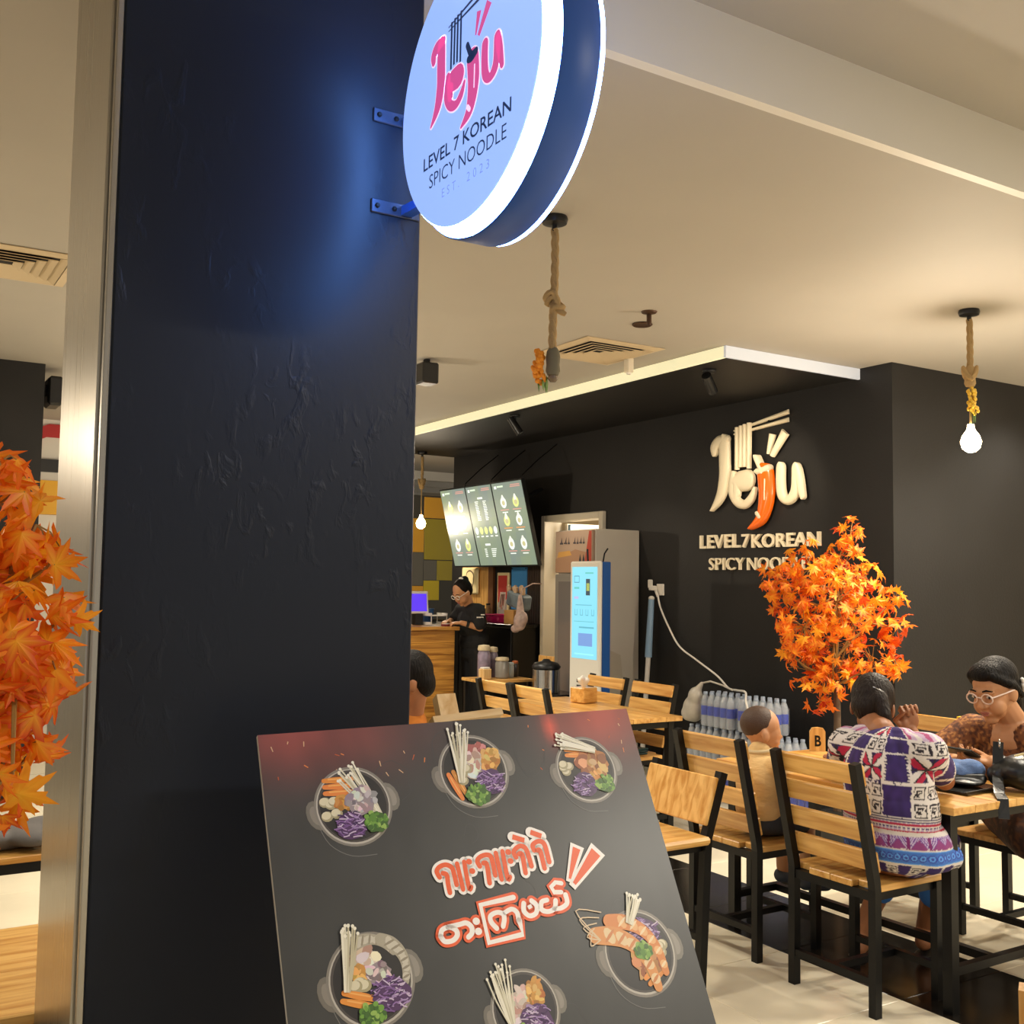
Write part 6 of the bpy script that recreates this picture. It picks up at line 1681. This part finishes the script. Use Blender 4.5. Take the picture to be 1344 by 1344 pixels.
    mb = MB(); mb.box(Vector((3.975, 2.84, .835)) + Rp @ Vector((0, 0, .0052)), (.14, .066, .001), Rp); build('screen', mb, M('phone_glass', '#0a0c10', .08), ph)
brown_woman()

# ---------------------------------------------------------------- toddler
def toddler():
    t = thing('person', (3.33, 3.36, .456), 'toddler with cropped hair and beige shirt sitting on a chair', 'person')
    hc = Vector((3.385, 3.385, .885)); B = basis((.86, -.50, -.02))
    mb = MB(); head(mb, hc, B, .88, baby=True)
    mb.cap((3.35, 3.37, .77), hc + Vector((-.01, 0, -.05)), .042, .042); mb.ell((3.335, 3.36, .66), (.07, .085, .13)); mb.ell((3.335, 3.36, .535), (.085, .095, .07))
    for sy in (-1, 1):
        s, e, w = Vector((3.345, 3.36 + sy * .085, .755)), Vector((3.43, 3.36 + sy * .11, .67)), Vector((3.53, 3.36 + sy * .06, .70))
        mb.cap(s, e, .032, .026); mb.cap(e, w, .026, .019); hand(mb, w, (.9, -sy * .2, .1), (0, 0, 1), .55, .6, thumb=-sy)
        hip, kn, an = Vector((3.36, 3.36 + sy * .05, .52)), Vector((3.56, 3.37 + sy * .07, .50)), Vector((3.58, 3.39 + sy * .07, .27))
        mb.cap(hip, kn, .052, .04); mb.cap(kn, an, .038, .028); mb.cap(an, an + Vector((.07, -.02, -.035)), .026, .022)
    remesh('body', mb, .005, 'skin', t, 4)
    sk = Vector
    mb = MB(); mb.ell((3.335, 3.36, .67), (.088, .108, .135), None, 20, 12); mb.ell((3.335, 3.36, .57), (.092, .108, .085), None, 20, 12)
    for sy in (-1, 1): mb.cap((3.345, 3.36 + sy * .085, .755), (3.40, 3.36 + sy * .108, .70), .046, .042)
    mb.cap((3.347, 3.37, .79), (3.350, 3.37, .80), .052)
    remesh('shirt', mb, .006, M('shirt_beige', '#d2b078', .9, bump=.9, bscale=16, stretch=(1, 1, 2.5)).name, t, 4)
    mb = MB(); mb.tube([(3.352 + .050 * math.cos(a), 3.372 + .052 * math.sin(a), .812 + .006 * math.cos(a)) for a in [k * math.pi / 10 for k in range(21)]], .009, 8, False); build('collar', mb, M('collar_pale', '#c8b48c', .9), t, smooth=60)
    mb = MB(); mb.ell((3.34, 3.36, .512), (.095, .112, .055))
    for sy in (-1, 1): mb.cap((3.36, 3.36 + sy * .05, .52), (3.51, 3.365 + sy * .068, .505), .060, .052)
    remesh('shorts', mb, .007, M('shorts_dark', '#2b3038', .85).name, t, 3)
    mb = MB(); mb.ell(hc + B @ Vector((-.022, 0, .036)), (.079, .0695, .0745), B, 20, 14)
    remesh('hair', mb, .005, M('hair_crop', '#432c1c', .6, bump=.3, bscale=160).name, t, 3)
    eyes(hc + B @ Vector((-.010, 0, -.012)), B, .86, t, brow=False, lip='#a55a4c')
    mb = MB()
    for sy in (-1, 1): mb.cap((3.575, 3.395 + sy * .07, .235), (3.67, 3.365 + sy * .07, .222), .032, .028)
    build('shoes', mb, M('shoe_grey', '#3c4350', .5), t, smooth=60)
toddler()

# ---------------------------------------------------------------- clerk bending over the counter
def clerk():
    t = thing('person', (5.22, 9.12, 0), 'clerk in a black T-shirt bending over the wooden counter', 'person')
    hc = Vector((5.03, 9.04, 1.425)); B = basis((-.80, -.18, -.55), (-.4, -.1, 1))
    mb = MB(); head(mb, hc, B, 1.0)
    mb.cap((5.13, 9.08, 1.31), hc + B @ Vector((-.03, 0, -.05)), .052, .048)
    sN, sF = Vector((5.15, 8.93, 1.25)), Vector((5.15, 9.25, 1.25))
    mb.cap(sN, sF, .055); mb.ell((5.19, 9.10, 1.12), (.11, .15, .18)); mb.ell((5.22, 9.11, .93), (.12, .16, .14))
    for s, e, w in ((sN, Vector((5.16, 8.90, 1.09)), Vector((4.99, 8.965, 1.135))), (sF, Vector((5.06, 9.30, 1.135)), Vector((4.97, 9.17, 1.145)))):
        mb.cap(s, e, .045, .038); mb.cap(e, w, .036, .024)
    hand(mb, (4.99, 8.965, 1.135), (-.9, .35, -.02), (0, -.2, 1), .9, .7, thumb=-1); hand(mb, (4.97, 9.17, 1.145), (-.85, -.5, -.05), (0, 0, 1), .9, .5, thumb=1)
    for sy in (-1, 1):
        mb.cap((5.23, 9.11 + sy * .08, .88), (5.23, 9.11 + sy * .09, .48), .08, .055); mb.cap((5.23, 9.11 + sy * .09, .48), (5.25, 9.11 + sy * .09, .08), .052, .036); mb.cap((5.26, 9.11 + sy * .09, .03), (5.10, 9.11 + sy * .10, .03), .03, .028)
    remesh('body', mb, .007, 'skin', t, 4)
    M('cloth_black', '#0e0e10', .85, bump=.2, bscale=20)
    mb = MB(); mb.cap(sN, sF, .075); mb.ell((5.18, 9.10, 1.13), (.135, .18, .18)); mb.ell((5.22, 9.11, .95), (.14, .19, .15))
    mb.cap(sN, sN.lerp(Vector((5.16, 8.90, 1.09)), .75), .068, .072); mb.cap(sF, sF.lerp(Vector((5.06, 9.30, 1.13)), .6), .065, .06)
    remesh('t_shirt', mb, .009, 'cloth_black', t, 4)
    mb = MB(); mb.ell((5.23, 9.11, .86), (.14, .185, .12))
    for sy in (-1, 1): mb.cap((5.23, 9.11 + sy * .08, .86), (5.24, 9.11 + sy * .09, .10), .105, .075)
    remesh('trousers', mb, .012, 'cloth_black', t, 3)
    c = hc; mb = MB()
    mb.ell(c + B @ Vector((-.030, 0, .040)), (.096, .088, .090), B); mb.ell(c + B @ Vector((-.06, 0, .0)), (.06, .078, .078), B); mb.ell(c + B @ Vector((-.09, 0, .085)), (.045, .045, .04), B)
    remesh('hair', mb, .008, 'hair', t, 3)
    mb = MB(); mb.ell(c + B @ Vector((-.055, .01, .125)), (.012, .03, .012), B); build('hair_clip', mb, 'white_plastic', t, smooth=60)
    eyes(hc, B, 1.0, t); glasses(hc, B, 1.0, t, 'white_plastic')
    mb = MB(); mb.cyl((5.035, 8.948, 1.128), (5.06, 8.938, 1.122), .034, n=14); build('wristwatch', mb, 'black_plastic', t)
    fr = Frame((5.098, 8.907, 1.185), (.94, -.34, 0), (0, .1, 1), (-.34, -.94, 0)); mb = MB()
    mb.box((5.13, 8.853, 1.19), (.07, .004, .012), rotz(-.1)); mb.box((5.16, 8.853, 1.215), (.04, .004, .010), rotz(-.1)); build('shirt_print', mb, 'white_plastic', t)
clerk()

# ---------------------------------------------------------------- person half hidden by the pillar
def hidden_person():
    t = thing('person', (1.93, 4.1, 0), 'dark-haired person in an orange shirt half hidden behind the pillar', 'person')
    hc = Vector((2.02, 4.08, 1.085)); B = basis((-.86, .30, -.30))
    mb = MB(); head(mb, hc, B, .95)
    mb.cap((2.04, 4.10, .90), hc + B @ Vector((-.02, 0, -.05)), .05, .048); mb.ell((2.05, 4.10, .72), (.12, .16, .20)); mb.ell((2.05, 4.10, .54), (.14, .17, .12)); mb.cap((2.04, 3.94, .86), (2.04, 4.26, .86), .05)
    for sy in (-1, 1):
        s, e, w = Vector((2.03, 4.10 + sy * .18, .84)), Vector((1.88, 4.10 + sy * .22, .70)), Vector((1.68, 4.10 + sy * .14, .76))
        mb.cap(s, e, .044, .036); mb.cap(e, w, .035, .024); hand(mb, w, (-.95, 0, 0), (0, 0, 1), .9, .5, thumb=sy)
        mb.cap((2.0, 4.10 + sy * .09, .53), (1.64, 4.10 + sy * .10, .50), .085, .06); mb.cap((1.64, 4.10 + sy * .10, .50), (1.66, 4.10 + sy * .10, .08), .055, .038); mb.cap((1.68, 4.10 + sy * .1, .03), (1.52, 4.10 + sy * .1, .03), .03, .026)
    remesh('body', mb, .007, 'skin_dark', t, 4)
    mb = MB(); mb.ell((2.05, 4.10, .73), (.14, .185, .20)); mb.ell((2.05, 4.10, .56), (.155, .19, .13)); mb.cap((2.04, 3.94, .86), (2.04, 4.26, .86), .066); mb.cap((2.045, 4.1, .90), (2.045, 4.1, .915), .07)
    for sy in (-1, 1): mb.cap((2.03, 4.10 + sy * .18, .84), (1.93, 4.10 + sy * .21, .75), .06, .056)
    remesh('shirt', mb, .009, M('shirt_orange', '#b56a1c', .85, bump=.2, bscale=20).name, t, 4)
    mb = MB()
    for sy in (-1, 1): mb.cap((2.02, 4.10 + sy * .09, .52), (1.64, 4.10 + sy * .10, .50), .10, .075); mb.cap((1.64, 4.10 + sy * .10, .50), (1.66, 4.10 + sy * .10, .15), .07, .055)
    remesh('trousers', mb, .012, 'cloth_black', t, 3)
    mb = MB(); mb.ell(hc + B @ Vector((-.032, 0, .040)), (.090, .084, .092), B); mb.ell(hc + B @ Vector((-.06, 0, -.01)), (.055, .074, .075), B); mb.ell(hc + B @ Vector((.02, 0, .085)), (.06, .068, .034), B)
    remesh('hair', mb, .007, 'hair', t, 3); eyes(hc, B, .95, t)
    s = thing('wooden_stool', (2.05, 4.1, 0), 'wooden stool under the person behind the pillar', 'stool')
    mb = MB(); mb.bx(1.86, 2.24, 3.92, 4.28, .40, .43, .005); build('seat', mb, 'wood_x', s)
    for x in (1.89, 2.21):
        for y in (3.95, 4.25):
            mb = MB(); mb.beam([(x, y, 0), (x, y, .40)], .03, .03); build('leg', mb, 'steel_black', s)
hidden_person()

# ================================================================= THINGS ON THE WOMEN'S TABLE
TZ = .735
t = thing('black_tray', (3.74, 2.74, TZ), 'thin black tray under the blue cloth on the table', 'tray')
mb = MB(); mb.box((3.72, 2.72, TZ + .006), (.26, .34, .010), rotz(.05), .003); build('tray', mb, 'laminate_top', t)
mb = MB(); mb.box((3.72, 2.551, TZ + .013), (.26, .006, .006), rotz(.05)); mb.box((3.72, 2.889, TZ + .013), (.26, .006, .006), rotz(.05)); build('lip', mb, 'laminate_black', t)
t = thing('denim_hat', (3.76, 2.70, TZ + .012), 'crumpled blue denim cap with black brim on the black tray', 'cap')
mb = MB()
mb.ell((3.78, 2.72, TZ + .055), (.085, .095, .045)); mb.ell((3.74, 2.76, TZ + .06), (.05, .06, .04)); mb.ell((3.80, 2.67, TZ + .065), (.05, .06, .042)); mb.cap((3.72, 2.79, TZ + .05), (3.79, 2.64, TZ + .075), .03, .032)
o = remesh('crown', mb, .006, M('denim', '#5d79a8', .85, var=.3, vscale=18, bump=1.0, bscale=22).name, t, 4)
mb = MB(); mb.ell((3.74, 2.66, TZ + .028), (.075, .085, .014)); mb.cap((3.70, 2.70, TZ + .035), (3.78, 2.61, TZ + .04), .022, .022); remesh('brim', mb, .006, 'black_plastic', t, 3)
t = thing('black_handbag', (3.86, 2.52, TZ), 'black leather handbag with ring and pale piping on the table', 'handbag')
M('leather_black', '#121416', .35, bump=.25, bscale=30)
mb = MB(); mb.ell((3.90, 2.50, TZ + .075), (.12, .10, .07)); mb.ell((3.93, 2.45, TZ + .095), (.10, .11, .07)); mb.ell((3.84, 2.56, TZ + .06), (.07, .05, .05)); mb.cap((3.84, 2.58, TZ + .08), (3.86, 2.585, TZ + .17), .022, .014)
remesh('body', mb, .008, 'leather_black', t, 4)
mb = MB(); mb.beam([(3.855, 2.585, TZ + .18), (3.82, 2.565, TZ + .10), (3.76, 2.525, TZ + .035), (3.70, 2.48, TZ + .012), (3.64, 2.425, TZ + .006), (3.625, 2.412, TZ - .06)], .038, .006, (.6, -.8, 0)); build('strap', mb, 'leather_black', t)
mb = MB(); mb.tube([(3.852 + .014 * math.cos(a), 2.578 + .01 * math.cos(a), TZ + .172 + .018 * math.sin(a)) for a in [k * math.pi / 8 for k in range(17)]], .004, 6, False); build('ring', mb, 'chrome', t, smooth=60)
mb = MB(); mb.tube([(3.83, 2.50, TZ + .14), (3.86, 2.45, TZ + .160), (3.93, 2.40, TZ + .168), (4.0, 2.37, TZ + .15)], .004, 6); build('piping', mb, 'cream_panel', t)
t = thing('dark_bowl', (3.86, 3.02, TZ), 'dark bowl on the table beside the woman in purple', 'bowl')
mb = MB(); mb.lathe([(.035, .001), (.045, .004), (.085, .06), (.09, .066), (.085, .066), (.07, .03), (.001, .015)], 24, (3.87, 2.99, TZ)); build('shell', mb, 'laminate_black', t, smooth=40)
mb = MB(); mb.lathe([(.0905, .062), (.093, .066), (.0905, .070), (.088, .066), (.0905, .062)], 24, (3.87, 2.99, TZ), caps=False); build('rim', mb, 'white_plastic', t, smooth=60)
t = thing('water_bottle', (3.80, 3.12, TZ), 'small water bottle with blue and pink label in front of the woman in purple', 'bottle')
o = bpy.data.objects.new('bottle', BM); col.objects.link(o); o.parent = t; o.location = (0, 0, .001)
mb = MB(); mb.lathe([(.0325, .06), (.0327, .078), (.0325, .0795)], 14, (3.80, 3.12, TZ), caps=False); build('pink_band', mb, M('pink_label', '#d06a8a', .4), t)
t = thing('yellow_ribbon', (4.64, 3.24, .80), 'bright yellow strip hung over the top slat left of the woman in brown', 'ribbon')
mb = MB(); mb.box((4.598, 3.30, .84), (.004, .018, .11), Matrix.Rotation(.225, 3, 'Y')); mb.box((4.648, 3.30, .852), (.004, .018, .08), Matrix.Rotation(.225, 3, 'Y')); mb.box((4.63, 3.30, .893), (.045, .018, .004), None)
build('strip', mb, M('yellow_strip', '#f2c01e', .5), t)
# pack of plates on the shelf below the middle table
t = thing('teal_tray', (4.15, 5.15, .456), 'stack of dark teal trays on the seat beneath the middle table', 'tray')
for k in range(3):
    mb = MB(); mb.box((4.18, 5.42, .463 + .012 * k), (.22, .28, .010), rotz(.1 * k), .004); build('tray', mb, M('teal_dark', '#173a3c', .4), t)
